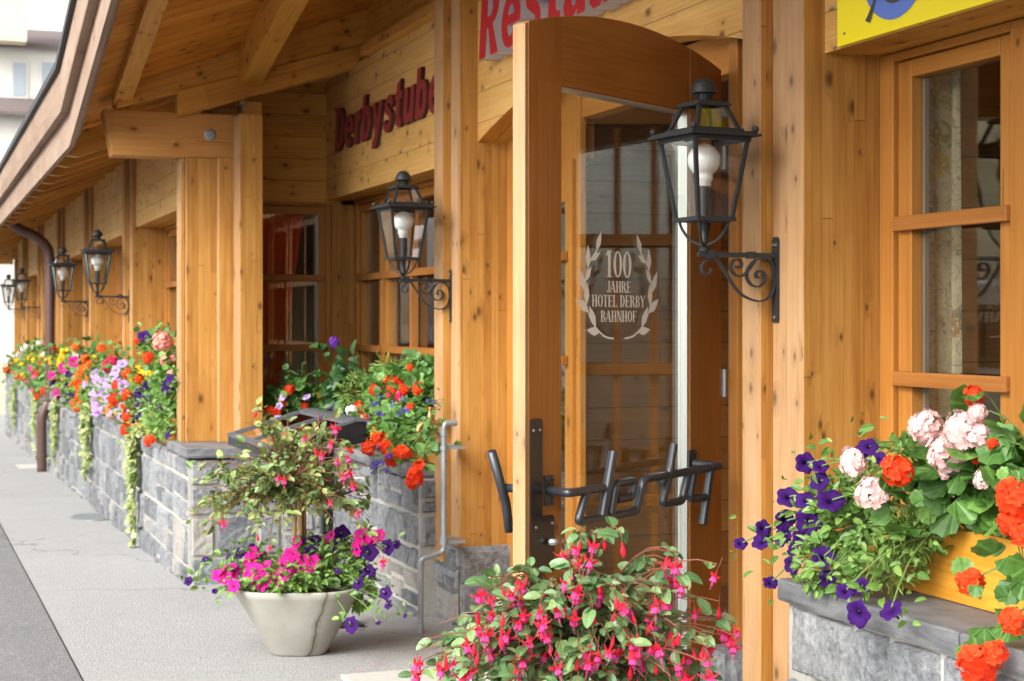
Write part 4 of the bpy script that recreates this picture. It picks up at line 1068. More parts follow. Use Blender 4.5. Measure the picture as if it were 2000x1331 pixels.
obj('ladle_emblem', b, ['sign_grey'], t)
b = B()
for z in (2.42, 2.80): b.tube([(2.485, 4.045, z), (2.4815, 4.045, z)], .004, 10)
obj('screw', b, ['galvanised'], t)

# ================================================================ pipes, tap, drain
t = thing('water_pipe', 'galvanised standpipe with elbows and clamps on the post beside the recess', 'pipe', (2.25, 7.25, gz(7.25)))
b = B()
pp = rounded([(2.36, 7.20, 1.135), (2.298, 7.20, 1.135), (2.298, 7.20, .545), (2.186, 7.20, .515), (2.186, 7.20, .175)], .022)
b.tube(pp, .0135, 14)
for z in (1.09, .60, .485, .20): b.lathe([(.0137, -.012), (.018, -.012), (.018, .012), (.0137, .012)], (2.298 if z > .54 else 2.186, 7.20, z), 14)
obj('tube', b, ['galvanised'], t, smooth=False)
b = B()
for z in (1.02, .585):
    b = B(); b.lathe([(.0138, -.008), (.019, -.008), (.019, .008), (.0138, .008)], (2.298, 7.20, z), 14); b.box(2.318, 2.345, 7.194, 7.206, z-.006, z+.006); b.box(2.340, 2.40, 7.19, 7.38, z-.005, z+.005)
    obj('clamp', b, ['galvanised'], t)
t = thing('water_tap', 'brass garden tap screwed to the top of the grey standpipe', 'tap', (2.25, 7.2, 1.135))
b = B(); b.tube(smoothpath([(2.282, 7.20, 1.137), (2.241, 7.20, 1.14), (2.206, 7.20, 1.137), (2.181, 7.20, 1.120), (2.174, 7.20, 1.098)], 5), .0125, 12)
b.lathe([(.013, 0), (.015, .01), (.011, .03), (.008, .035), (.006, .055)], (2.231, 7.20, 1.145), 14); obj('spout', b, ['brass'], t, smooth=True)
b = B(); b.tube([(2.206, 7.20, 1.204), (2.256, 7.20, 1.204)], .006, 8); b.tube([(2.231, 7.20, 1.198), (2.231, 7.20, 1.212)], .009, 10); obj('handle', b, ['brass'], t)
t = thing('downpipe', 'brown rain downpipe curving from the eave down the stone wall', 'pipe', (1.40, 18.9, gz(18.9)))
b = B(); b.tube(smoothpath([(.93, 18.9, 2.82), (.98, 18.9, 2.73), (1.12, 18.9, 2.63), (1.27, 18.9, 2.56), (1.40, 18.9, 2.44), (1.43, 18.9, 2.25), (1.43, 18.9, 1.6), (1.43, 18.9, .80), (1.40, 18.9, .68), (1.35, 18.9, .55), (1.345, 18.9, .40), (1.345, 18.9, -.08)], 5), .053, 16)
obj('tube', b, ['brown_pipe'], t, smooth=True)
b = B()
for z in (2.30, 1.2, .10): b.lathe([(.054, -.03), (.062, -.03), (.062, .03), (.054, .03)], (1.43 if z > .7 else 1.345, 18.9, z), 16)
obj('collar', b, ['brown_pipe'], t)
t = thing('drain_grate', 'round metal drain grate sunk in the pavement beside the wing wall', 'drain', (1.33, 13.35, gz(13.35)))
b = B(); dr = lambda x, y, z: (x, y, gz(y)+z)
n_ = 28
for i in range(n_):
    a0, a1 = i/n_*2*math.pi, (i+1)/n_*2*math.pi
    b.face([dr(1.33+r_*math.cos(a)*.55, 13.35+r_*math.sin(a), .009) for r_, a in ((.30, a0), (.30, a1), (.26, a1), (.26, a0))])
    b.face([dr(1.33+.30*math.cos(a)*.55, 13.35+.30*math.sin(a), z_) for a, z_ in ((a0, .0), (a1, .0), (a1, .009), (a0, .009))])
for i in range(-8, 9):
    y = i*.03; h = math.sqrt(max(0, .26**2-y*y))*.55
    if h > .02: b.box(1.33-h, 1.33+h, 13.35+y-.009, 13.35+y+.009, gz(13.35)-.004, gz(13.35)+.008)
obj('grate', b, ['galvanised'], t)
b = B(); b.box(1.14, 1.37, 19.4, 20.1, -.09, -.073); tag(obj('drain_cover', b, ['concrete_slab']), 'small pale rectangular cover in the pavement at the foot of the downpipe', 'cover')

# ================================================================ menu stand
t = thing('menu_stand', 'black slanted glass-topped menu case on an iron stand behind the potted fuchsia', 'menu case', (1.80, 7.55, gz(7.55)))
b = B(); ya, yb = 7.03, 8.02
prof = [(1.45, 1.000), (1.45, 1.040), (1.83, 1.155), (1.885, 1.160), (1.885, 1.07)]
for y0, y1 in ((ya, ya+.018), (yb-.018, yb)): b.prism([(x, y0, z) for x, z in prof], (0, 1, 0), 0, y1-y0, (1, 0, 0), 0)
b.prism([(x, ya+.0185, z) for x, z in ((1.451, 1.001), (1.451, 1.02), (1.884, 1.09), (1.884, 1.071))], (0, 1, 0), 0, yb-ya-.037, (0, 1, 0), 0)
b.box(1.451, 1.47, ya+.0185, yb-.0185, 1.021, 1.045); b.box(1.865, 1.8845, ya+.0185, yb-.0185, 1.091, 1.159)
for k_ in range(5): b.box(1.60+.06*k_, 1.64+.06*k_, ya-.004, ya-.0005, 1.055+.012*k_, 1.062+.012*k_)
obj('case', b, ['black_steel'], t, bevel=.002)
b = B()
def strip(x0, x1, y0, y1, dz=.0): 
    zf = lambda x: 1.045+(x-1.45)*.3
    b.prism([(x0, y0, zf(x0)+dz), (x1, y0, zf(x1)+dz), (x1, y0, zf(x1)+dz+.012), (x0, y0, zf(x0)+dz+.012)], (0, 1, 0), 0, y1-y0, (0, 1, 0))
strip(1.445, 1.475, ya, yb); strip(1.80, 1.83, ya, yb); strip(1.4755, 1.7995, ya, ya+.03); strip(1.4755, 1.7995, yb-.03, yb); strip(1.4755, 1.7995, 7.51, 7.54)
b.box(1.832, 1.8855, ya-.006, yb+.006, 1.162, 1.172)
obj('lid_frame', b, ['lid_grey'], t)
b = B(); b.face([(1.476, ya+.03, 1.055), (1.80, ya+.03, 1.153), (1.80, yb-.03, 1.153), (1.476, yb-.03, 1.055)][::-1]); obj('pane', b, ['window_glass'], t)
b = B(); b.face([(1.48, ya+.04, 1.03), (1.79, ya+.04, 1.10), (1.79, yb-.04, 1.10), (1.48, yb-.04, 1.03)][::-1], grain=(0, 1, 0)); obj('backing', b, ['vestibule_wood'], t)
b = B(); g0 = gz(7.55)
b.box(1.80, 1.85, 7.50, 7.55, g0, 1.08); b.box(1.66, 1.99, 7.46, 7.59, g0, g0+.015)
obj('post', b, ['iron'], t, bevel=.002)
b = B(); spi = [(1.856+.065+.055*(1-i/26)*math.cos(R(-60+i*24)), 7.525, .82+.055*(1-i/26)*math.sin(R(-60+i*24))) for i in range(22)]
b.ribbon(smoothpath([(1.85, 7.525, 1.05), (1.855, 7.525, .92), (1.87, 7.525, .80)]+spi[2:], 3), (0, 1, 0), .02, .005)
obj('scroll', b, ['iron'], t)
# ================================================================ flower positions (world metres: x, y, z, radius)
near_purple=[(2.2,3.774,1.231,0.025),(2.2,3.699,1.229,0.02),(2.2,3.705,1.19,0.021),(2.2,3.649,1.146,0.029),(2.2,3.867,1.133,0.024),(2.2,3.78,1.132,0.022),(2.2,3.881,1.067,0.024),(2.2,3.762,1.078,0.029),(2.2,3.894,1.026,0.024),(2.2,4.001,1.032,0.02),(2.2,4.013,0.995,0.023),(2.2,4.133,0.974,0.017),(2.2,3.803,1.031,0.017),(2.2,3.839,0.996,0.017),(2.2,3.688,0.995,0.025),(2.2,3.845,0.953,0.021),(2.2,3.671,0.945,0.023),(2.2,3.96,0.89,0.019),(2.2,3.505,0.947,0.021),(2.12,3.449,0.949,0.019),(2.12,3.393,0.903,0.027),(2.12,3.252,0.937,0.024),(2.2,3.5,1.282,0.02),(2.2,3.474,1.295,0.019),(2.2,3.424,1.271,0.014)]
near_pink=[(2.3,3.378,1.348,0.043),(2.3,3.226,1.347,0.047),(2.3,3.288,1.294,0.05),(2.3,3.173,1.392,0.021),(2.3,3.169,1.34,0.031),(2.17,3.41,1.189,0.045),(2.17,3.497,1.254,0.038),(2.3,3.152,1.242,0.023),(2.3,3.302,1.242,0.016)]
near_red=[(2.31,3.2,1.43,0.026),(2.2,3.346,1.247,0.045),(2.31,3.128,1.324,0.016),(2.31,3.192,1.28,0.011)]
near_trail=[(2.16,2.852,1.231,0.038),(2.16,2.867,1.182,0.029),(2.16,2.829,1.158,0.024),(2.16,3.005,1.037,0.029),(2.16,2.859,0.978,0.028),(2.16,2.976,0.86,0.039),(2.16,2.917,0.896,0.027)]
bay_red_left=[(2.066,9.45,1.202,0.024),(2.029,9.45,1.129,0.022),(1.951,9.45,1.086,0.022),(1.976,9.45,1.078,0.022),(2.256,9.45,1.162,0.022),(2.157,9.45,1.107,0.02),(2.186,9.45,1.009,0.017),(2.013,9.45,0.972,0.019),(2.124,9.45,0.969,0.014),(2.082,9.45,1.213,0.017),(2.0,9.45,1.077,0.019)]
bay_red_right=[(2.32,8.25,1.299,0.018),(2.32,7.82,1.375,0.014),(2.32,8.468,1.24,0.026),(2.32,8.081,1.276,0.035),(2.32,7.905,1.269,0.024),(2.32,7.677,1.277,0.024),(2.32,7.82,1.176,0.019),(2.32,8.8,1.135,0.027),(2.32,8.711,1.071,0.027)]
bay_red_low=[(2.15,8.239,1.015,0.039),(2.15,8.311,0.96,0.032),(2.15,7.966,0.97,0.038),(2.15,7.784,1.024,0.033),(2.15,7.609,0.996,0.035),(2.15,7.56,0.946,0.032),(2.15,7.395,0.992,0.027),(2.15,7.303,0.992,0.022),(2.15,7.082,0.952,0.028),(2.15,7.158,0.896,0.038),(2.15,7.213,0.865,0.025)]
bay_crim=[(2.3,7.923,1.23,0.024),(2.3,8.114,1.229,0.017)]
bay_white=[(2.12,8.209,1.146,0.032),(2.12,8.338,1.089,0.027),(2.12,8.055,1.105,0.025)]
bay_white2=[(2.35,8.198,1.354,0.018)]
bay_lilac=[(2.158,9.4,1.166,0.027),(2.018,9.4,1.168,0.022),(1.998,9.4,1.116,0.02),(1.986,9.4,1.048,0.02),(2.031,9.4,0.999,0.017)]
bay_purple=[(2.298,9.3,1.482,0.041),(2.348,9.3,1.332,0.035),(2.257,9.3,1.181,0.02),(2.29,9.3,1.116,0.029)]
bay_lob=[(2.28,8.284,1.125,0.01),(2.28,8.182,1.121,0.01),(2.28,7.989,1.214,0.01),(2.28,8.464,1.068,0.01),(2.28,8.268,1.175,0.01),(2.28,7.723,1.165,0.01),(2.28,7.834,1.158,0.01),(2.28,7.979,1.201,0.01),(2.28,7.982,1.091,0.01),(2.28,8.064,1.106,0.01),(2.28,7.954,1.216,0.01),(2.28,7.891,1.138,0.01),(2.28,8.235,1.208,0.01),(2.28,7.815,1.16,0.01),(2.28,7.921,1.093,0.01),(2.28,7.924,1.086,0.01),(2.28,8.161,1.091,0.01),(2.28,8.124,1.072,0.01),(2.28,7.805,1.217,0.01),(2.28,8.366,1.173,0.01),(2.28,7.744,1.169,0.01),(2.28,7.987,1.178,0.01),(2.28,8.077,1.16,0.01),(2.28,8.195,1.123,0.01),(2.28,8.02,1.083,0.01),(2.28,7.946,1.084,0.01),(2.12,7.491,0.967,0.012),(2.12,7.761,0.908,0.012),(2.12,7.52,0.957,0.012),(2.12,7.59,0.926,0.012),(2.12,7.746,0.912,0.012),(2.12,7.645,0.93,0.012),(2.12,7.736,0.892,0.012),(2.12,7.498,0.966,0.012),(2.12,7.537,0.897,0.012),(2.12,7.787,0.889,0.012),(2.12,7.784,0.862,0.012),(2.12,7.7,0.907,0.012),(2.28,8.64,1.01,0.011),(2.28,8.634,1.041,0.011),(2.28,8.442,1.098,0.01),(2.28,8.946,0.987,0.011),(2.12,8.025,1.028,0.01),(2.28,8.637,1.008,0.011),(2.12,7.987,1.005,0.01),(2.28,8.657,1.016,0.011),(2.12,7.675,0.985,0.013),(2.28,7.31,1.227,0.009),(2.28,7.398,1.23,0.009)]
w_salmon=[(1.5,11.057,1.513,0.038),(1.5,10.61,1.479,0.066),(1.5,10.317,1.362,0.046),(1.5,10.785,1.252,0.033),(1.5,10.117,1.279,0.035),(1.5,9.701,1.466,0.038)]
w_purple=[(1.42,10.927,1.508,0.033),(1.42,9.359,1.308,0.031),(1.42,9.884,1.218,0.039),(1.42,10.424,1.119,0.031),(1.42,10.044,1.089,0.03),(1.42,11.072,1.129,0.031),(1.42,10.692,1.206,0.032),(1.42,10.975,1.006,0.03),(1.42,10.512,0.969,0.029),(1.42,11.171,1.061,0.028),(1.42,9.844,0.939,0.023),(1.42,11.478,1.086,0.026),(1.42,11.374,0.946,0.029),(1.42,9.615,1.244,0.025),(1.42,9.395,1.23,0.022),(1.42,9.767,1.273,0.023)]
w_red1=[(1.36,10.241,1.383,0.031),(1.36,11.356,0.87,0.037),(1.36,10.154,0.879,0.031),(1.36,10.795,1.478,0.017),(1.36,11.303,0.964,0.029),(1.36,11.41,1.024,0.029),(1.36,11.976,1.052,0.044),(1.36,11.917,1.15,0.03),(1.36,11.356,1.105,0.034),(1.36,11.303,1.251,0.031),(1.36,10.651,1.239,0.027),(1.36,12.156,1.002,0.028)]
w_yellow1=[(1.4,10.726,1.267,0.03),(1.4,11.063,1.296,0.019),(1.4,11.316,1.211,0.023),(1.4,10.452,1.276,0.019),(1.4,10.868,1.244,0.023)]
w_lilac=[(1.4,12.159,1.134,0.028),(1.4,11.812,1.112,0.027),(1.4,11.96,0.935,0.028),(1.4,11.812,1.01,0.027),(1.4,12.451,1.206,0.029),(1.4,12.653,0.923,0.029),(1.4,13.413,0.933,0.031),(1.4,14.17,1.101,0.032),(1.4,13.934,1.021,0.032),(1.4,12.64,1.119,0.029),(1.4,12.941,0.996,0.03),(1.4,13.965,0.938,0.032),(1.4,13.413,1.183,0.031),(1.4,11.835,1.16,0.027),(1.4,12.848,1.1,0.029),(1.4,13.661,0.874,0.031),(1.4,12.915,1.143,0.03),(1.4,11.745,0.961,0.027),(1.4,14.09,1.111,0.032),(1.4,12.171,1.004,0.028),(1.4,12.73,1.161,0.029),(1.4,13.857,1.175,0.032),(1.4,14.364,1.073,0.033),(1.4,13.529,1.119,0.031),(1.4,13.721,1.063,0.031),(1.4,13.173,1.12,0.03),(1.4,12.414,0.971,0.029),(1.4,12.147,1.153,0.028),(1.4,13.661,0.905,0.031),(1.4,13.602,1.03,0.031),(1.4,13.229,1.186,0.03),(1.4,13.009,1.042,0.03),(1.4,13.721,1.121,0.031),(1.4,13.356,1.165,0.031),(1.4,11.914,1.308,0.027),(1.4,12.328,1.248,0.031),(1.4,13.602,1.182,0.025)]
w_crim=[(1.44,13.068,1.273,0.048),(1.44,13.339,1.205,0.04),(1.44,12.807,1.308,0.029)]
w_orange2=[(1.38,14.421,1.191,0.059),(1.38,14.941,1.109,0.048),(1.38,14.764,1.03,0.047),(1.38,14.338,1.292,0.033),(1.38,15.214,1.378,0.035),(1.38,13.123,1.4,0.03),(1.38,15.122,0.844,0.041),(1.38,14.852,0.959,0.037),(1.38,13.936,1.252,0.032),(1.38,14.094,1.136,0.032),(1.38,15.497,1.021,0.032),(1.38,14.59,0.937,0.03),(1.38,15.402,0.866,0.035)]
w_pinkwhite=[(1.45,15.605,1.292,0.053),(1.45,15.889,1.313,0.04),(1.45,15.331,1.314,0.035)]
w_yellow2=[(1.42,16.778,1.289,0.042),(1.42,17.226,1.232,0.039),(1.42,18.587,1.172,0.046),(1.42,18.995,1.216,0.039),(1.42,14.024,1.306,0.022),(1.42,19.277,1.123,0.039),(1.42,17.459,1.177,0.032),(1.42,16.999,1.314,0.027)]
w_magenta2=[(1.38,15.402,1.243,0.042),(1.38,16.52,1.153,0.038),(1.38,17.935,1.044,0.041),(1.38,17.438,0.881,0.04),(1.38,20.56,0.977,0.051),(1.38,21.427,0.818,0.053),(1.38,21.072,1.033,0.038)]
w_dark2=[(1.4,16.329,1.009,0.037),(1.4,16.435,0.94,0.037),(1.4,15.722,0.949,0.036),(1.4,17.939,0.952,0.037),(1.4,16.225,0.874,0.033),(1.4,16.122,1.108,0.029),(1.4,17.449,0.831,0.028)]
w_far_red=[(1.38,19.455,1.141,0.04),(1.38,19.914,1.018,0.041),(1.38,24.056,0.846,0.049),(1.38,26.551,0.859,0.054),(1.38,20.232,0.769,0.046),(1.38,19.016,0.828,0.039),(1.38,23.182,0.847,0.042),(1.38,17.56,1.315,0.028),(1.38,24.755,0.88,0.039),(1.38,22.369,0.847,0.035),(1.38,20.072,0.719,0.032)]
w_far_yel=[(1.38,20.898,1.179,0.038),(1.38,20.56,1.139,0.033),(1.38,21.609,1.141,0.029),(1.38,22.769,1.04,0.031),(1.38,24.056,1.063,0.033),(1.38,22.567,0.905,0.031),(1.38,19.605,1.205,0.027)]
w_far_white=[(1.38,21.983,1.282,0.04),(1.38,19.758,1.358,0.031),(1.38,22.769,1.245,0.031),(1.38,19.016,1.238,0.03),(1.38,23.611,1.152,0.043),(1.38,26.551,1.008,0.042),(1.38,20.728,1.3,0.023),(1.38,27.402,0.713,0.031)]
pot_mag=[(1.335,6.876,0.595,0.024),(1.262,6.856,0.558,0.022),(1.199,6.861,0.544,0.022),(1.221,6.843,0.536,0.022),(1.337,6.801,0.536,0.02),(1.374,6.769,0.522,0.031),(1.431,6.753,0.526,0.026),(1.25,6.791,0.504,0.02),(1.481,6.823,0.595,0.024),(1.515,6.782,0.573,0.026),(1.555,6.763,0.569,0.027),(1.53,6.768,0.565,0.021),(1.483,6.794,0.573,0.022),(1.606,6.796,0.609,0.019),(1.784,6.796,0.662,0.026),(1.811,6.796,0.669,0.023),(1.848,6.782,0.669,0.021),(1.767,6.765,0.632,0.019),(1.367,6.818,0.558,0.021),(1.34,6.772,0.515,0.017),(1.655,6.853,0.669,0.016),(1.539,6.886,0.662,0.017),(1.323,6.815,0.544,0.021),(1.429,6.786,0.551,0.017),(1.33,6.897,0.609,0.017),(1.236,6.856,0.551,0.021),(1.461,6.812,0.58,0.021),(1.554,6.796,0.595,0.019)]
pot_pur=[(1.614,6.868,0.669,0.024),(1.677,6.831,0.658,0.024),(1.731,6.853,0.692,0.028),(1.582,6.814,0.617,0.026),(1.818,6.737,0.624,0.029),(1.797,6.661,0.558,0.024),(1.897,6.732,0.643,0.026),(1.937,6.731,0.654,0.016),(1.739,6.626,0.515,0.027),(1.689,6.548,0.357,0.029),(1.835,6.544,0.48,0.022),(1.833,6.496,0.441,0.017),(1.305,6.925,0.624,0.021),(1.157,6.941,0.595,0.016),(1.078,6.877,0.522,0.015),(1.252,6.921,0.606,0.012),(1.174,6.795,0.487,0.01),(1.362,6.904,0.624,0.021),(1.268,6.864,0.565,0.021),(1.534,6.827,0.613,0.017),(1.659,6.87,0.684,0.018),(1.565,6.886,0.669,0.016),(1.898,6.472,0.395,0.008),(1.795,6.509,0.366,0.01),(1.357,6.924,0.639,0.016),(1.672,6.706,0.558,0.012)]
fu_near=[(1.241,3.615,1.0),(1.263,3.521,1.021),(1.351,3.626,0.95),(1.385,3.567,0.974),(1.413,3.457,1.01),(1.422,3.442,1.028),(1.45,3.576,1.05),(1.436,3.586,1.088),(1.435,3.472,1.123),(1.451,3.424,1.128),(1.472,3.486,1.086),(1.232,3.609,0.917),(1.279,3.577,0.899),(1.237,3.548,0.915),(1.3,3.563,0.904),(1.329,3.544,0.96),(1.322,3.56,0.995),(1.407,3.582,0.902),(1.39,3.544,0.851),(1.431,3.584,0.836),(1.367,3.614,0.857),(1.442,3.414,0.966),(1.505,3.436,0.892),(1.534,3.42,0.893),(1.557,3.48,0.978),(1.612,3.532,0.967),(1.607,3.435,0.986),(1.608,3.463,0.956),(1.63,3.439,0.992),(1.665,3.474,1.07),(1.679,3.523,1.046),(1.653,3.508,1.023),(1.738,3.494,0.948),(1.666,3.409,1.028),(1.837,3.531,0.875),(1.849,3.508,0.879),(1.744,3.435,0.851),(1.727,3.428,0.841),(1.592,3.398,0.877),(1.629,3.527,0.847),(1.659,3.451,0.884),(1.458,3.419,0.861),(1.5,3.507,0.825),(1.483,3.406,0.874),(1.611,3.439,0.805),(1.63,3.529,0.786),(1.646,3.405,0.83),(1.53,3.492,0.784),(1.574,3.498,0.784),(1.178,3.675,0.807),(1.202,3.681,0.796),(1.177,3.729,0.771),(1.226,3.671,0.86),(1.217,3.606,0.788),(1.272,3.621,0.836),(1.301,3.542,0.799),(1.151,3.822,0.736),(1.672,3.412,0.781),(1.252,3.551,0.963),(1.34,3.467,0.943),(1.52,3.544,0.983),(1.5,3.404,0.993),(1.552,3.44,0.955),(1.712,3.454,0.837),(1.48,3.559,0.855),(1.409,3.474,1.041),(1.282,3.53,1.015),(1.28,3.607,0.991),(1.384,3.546,0.994),(1.346,3.494,0.971),(1.262,3.665,0.889),(1.317,3.645,0.872),(1.554,3.515,0.837),(1.441,3.422,0.878),(1.668,3.432,0.802),(1.363,3.447,0.826)]
fu_left=[(1.63,6.538,1.023),(1.662,6.526,1.035),(1.595,6.551,0.852),(1.709,6.509,0.81),(1.426,6.612,0.952),(1.324,6.65,0.71),(1.191,6.698,0.772),(1.505,6.584,1.119),(1.623,6.541,1.161),(1.607,6.546,1.102),(1.677,6.52,0.977),(1.568,6.561,1.052),(1.321,6.651,1.215),(1.807,6.473,0.614),(1.403,6.621,0.956),(1.544,6.569,1.065),(1.685,6.518,0.927),(1.654,6.529,0.968),(1.372,6.632,0.668)]
# ---------------------------------------------------------------- leaves
def basis(d, n):
    d = V(d).normalized(); n = V(n); n = n-d*n.dot(d)
    if n.length < 1e-4: n = d.orthogonal()
    n.normalize(); return d.cross(n), d, n
def T_geranium(k=18):
    o = []
    for i in range(k):
        a = -math.pi/2+2*math.pi*(i+.5)/k
        r = .5*(1+(.09 if i % 2 else -.06))*(1 if 1 < i < k-2 else .62)
        o.append((r*math.cos(a), .45+r*math.sin(a), .022*(1 if i % 2 else -.6)+.06*math.cos(3*a)))
    return [(0, .12, -.05)]+o
def T_oval(wd, k=10, cup=.12, tip=1.0):
    o = [(0, .5, 0)]
    for i in range(k):
        a = -math.pi/2+2*math.pi*i/k; x = wd*math.cos(a)*(1-.25*math.sin(a)); y = .5+.5*math.sin(a)*tip
        o.append((x, y, cup*abs(x)/wd-.12*(y-.5)**2*2))
    return o
LT = {'geranium': T_geranium(), 'geranium_low': T_geranium(10), 'petunia': T_oval(.27, 8), 'fuchsia': T_oval(.31, 10, .10), 'ivy': [(0, .45, 0)]+[(r_*math.cos(R(a)), .45+r_*math.sin(R(a)), .05) for a, r_ in ((-90, .4), (-40, .5), (-5, .33), (35, .52), (62, .35), (90, .6), (118, .35), (145, .52), (185, .33), (220, .5))], 'fern': T_oval(.10, 6, .05)}
def leaf(b, p, d, n, s, kind, m=0):
    t = LT[kind]; X, Y, Z = basis(d, n); k = len(t)-1
    vs = [V(p)+(X*x+Y*y+Z*z)*s for x, y, z in t]
    b.poly(vs, [(0, i+1, (i+1) % k+1) for i in range(k)], m, uvs=[(x, y) for x, y, z in t])
# ---------------------------------------------------------------- flowers (unit radius, facing +Z)
FM = {}
def fmesh(name, b, mats):
    me = bpy.data.meshes.new(name); me.from_pydata([tuple(v) for v in b.v], [], b.f)
    uvl = me.uv_layers.new(name='UVMap'); uvl.data.foreach_set('uv', [c for uv in b.uv for c in uv])
    me.polygons.foreach_set('material_index', b.mi)
    for m in mats: me.materials.append(MATS[m])
    return me
def floret(b, c, n, r, rng, petals=5, wd=.42, m=0, eye=None):
    X, Y, Z = basis(V(n).orthogonal(), n); a0 = rng.random()*6
    for i in range(petals):
        a = a0+2*math.pi*i/petals+rng.uniform(-.12, .12); d = X*math.cos(a)+Y*math.sin(a); s = X*-math.sin(a)+Y*math.cos(a); l = r*rng.uniform(.85, 1.1)
        up = rng.uniform(.05, .25)*r
        b.poly([c, c+d*l*.55+s*l*wd+Z*up*.6, c+d*l*.92+s*l*wd*.75+Z*up, c+d*l*1.02+Z*up*.7, c+d*l*.92-s*l*wd*.75+Z*up, c+d*l*.55-s*l*wd+Z*up*.6], [(0, 1, 2, 3), (0, 3, 4, 5)], m, uvs=[(0, 0), (.4, .5), (.4, .9), (0, 1), (-.4, .9), (-.4, .5)])
def head(name, mats, n, fr, seed, cover=.2, flat=1., centre=False):
    rng = random.Random(seed); b = B()
    for i in range(n):
        z = 1-(i+.5)/n*(1.6-cover); a = i*2.39996+rng.uniform(-.2, .2); r = math.sqrt(max(0, 1-z*z)); nr = V((r*math.cos(a), r*math.sin(a), z))
        c = nr*(1-fr*.35)*rng.uniform(.72, 1.12); c.z *= flat
        nv = (nr+V((rng.uniform(-.3, .3), rng.uniform(-.3, .3), rng.uniform(-.3, .3)))).normalized()
        floret(b, c, nv, fr*rng.uniform(.85, 1.1), rng)
        if centre: b.lathe([(.06, 0), (.05, .05), (.001, .07)], c, 6, 1)
    for i in range(10):
        a = rng.random()*6.3; b.tube([(0, 0, -1.0), (.75*math.cos(a), .75*math.sin(a), rng.uniform(-.2, .5))], .025, 4, len(mats)-1, caps=False)
    return fmesh(name, b, mats)
def petunia(name, mats, seed):
    rng = random.Random(seed); b = B(); n = 30; rings = []
    for (r, z) in ((.04, -.55), (.12, -.32), (.30, -.12), (.62, -.02), (.88, .02), (1.0, -.06)):
        rg = []
        for i in range(n):
            a = 2*math.pi*i/n; lob = 1+(.10*math.cos(5*a)+.03*math.sin(9*a+seed))*(r**2)
            rg.append((V((r*lob*math.cos(a), r*lob*math.sin(a), z+(r**3)*(.10*math.cos(10*a+seed)+.05*math.sin(3*a)))), r))
        rings.append(rg)
    vs = [p for rg in rings for p, r in rg]; uv = [(i/n, r) for rg in rings for i, (p, r) in enumerate(rg)]; fs = []
    for j in range(len(rings)-1):
        for i in range(n): fs.append((j*n+i, j*n+(i+1) % n, (j+1)*n+(i+1) % n, (j+1)*n+i))
    b.poly(vs, fs, 0, uvs=uv)
    b.tube([(0, 0, -1.15), (0, 0, -.9), (0, 0, -.5)], [.10, .09, .14], 8, 0, caps=False)
    for i in range(5):
        a = i*1.2566; b.face([(.05*math.cos(a), .05*math.sin(a), -1.1), (.3*math.cos(a+.25), .3*math.sin(a+.25), -.75), (.38*math.cos(a), .38*math.sin(a), -.6), (.3*math.cos(a-.25), .3*math.sin(a-.25), -.75)], 1)
    me = fmesh(name, b, mats); me.polygons.foreach_set('use_smooth', [True]*len(me.polygons)); return me
def fuchsia_flower(name, seed, openness=1.0):
    rng = random.Random(seed); b = B()
    b.tube([(0, 0, .9), (.02, .01, .45), (0, 0, 0)], .018, 5, 2, caps=False)
    b.lathe([(.02, .02), (.06, -.02), (.045, -.10), (.075, -.30), (.10, -.42)], (0, 0, 0), 8, 0)
    for i in range(4):
        a = i*math.pi/2+rng.uniform(-.1, .1); d = V((math.cos(a), math.sin(a), 0)); s = V((-d.y, d.x, 0))
        lift = rng.uniform(-.05, .25)*openness
        P = [(.07, -.40, .10), (.24, -.47+lift*.4, .16), (.40*openness+.05, -.42+lift, .11), (.54*openness+.05, -.32+lift*1.5, .01)]
        L_ = [d*r-s*w_+V((0, 0, z-.02)) for r, z, w_ in P]; C_ = [d*r+V((0, 0, z+.03)) for r, z, w_ in P]; R_ = [d*r+s*w_+V((0, 0, z-.02)) for r, z, w_ in P]
        b.poly(L_+C_+R_, [(i_, i_+4, i_+5, i_+1) for i_ in range(3)]+[(i_+4, i_+8, i_+9, i_+5) for i_ in range(3)], 0)
    n = 16; rr = [(.09, -.40), (.17, -.50), (.225, -.64), (.25, -.78)]; vs = []; fs = []
    for r, z in rr:
        for i in range(n):
            a = 2*math.pi*i/n; k_ = 1+.16*math.cos(4*a)*(r/.29); vs.append((r*k_*math.cos(a), r*k_*math.sin(a), z-.04*math.cos(8*a)*(r/.25)))
    for j in range(3):
        for i in range(n): fs.append((j*n+i, j*n+(i+1) % n, (j+1)*n+(i+1) % n, (j+1)*n+i))
    b.poly(vs, fs, 1)
    for i in range(6):
        a = i*1.05; b.tube([(0, 0, -.5), (.07*math.cos(a), .07*math.sin(a), -1.0-.12*(i % 2))], .012, 4, 1, caps=False)
    b.tube([(0, 0, -.5), (.02, 0, -1.35)], .013, 4, 1)
    return fmesh(name, b, ['fuchsia_red', 'fuchsia_pink', 'stem_red'])
def fuchsia_bud(name):
    b = B(); b.tube([(0, 0, .8), (.02, 0, .4), (0, 0, 0)], .018, 5, 1, caps=False)
    b.lathe([(.02, .02), (.06, -.02), (.05, -.1), (.12, -.35), (.15, -.5), (.09, -.68), (.005, -.82)], (0, 0, 0), 8, 0); return fmesh(name, b, ['fuchsia_red', 'stem_red'])
for c_ in ('red', 'orange', 'blush', 'salmon', 'white', 'crimson'):
    FM['ger_'+c_] = [head('flower_head', ['petal_'+c_, 'stem_green'], 38, .36, s) for s in (1, 2)]
FM['sparse_red'] = [head('flower_head', ['petal_red', 'stem_green'], 13, .5, s, .5) for s in (3, 4)]
FM['bidens'] = [head('flower_head', ['petal_yellow', 'petal_orange', 'stem_green'], 7, .48, s, .7, .7, True) for s in (5, 6)]
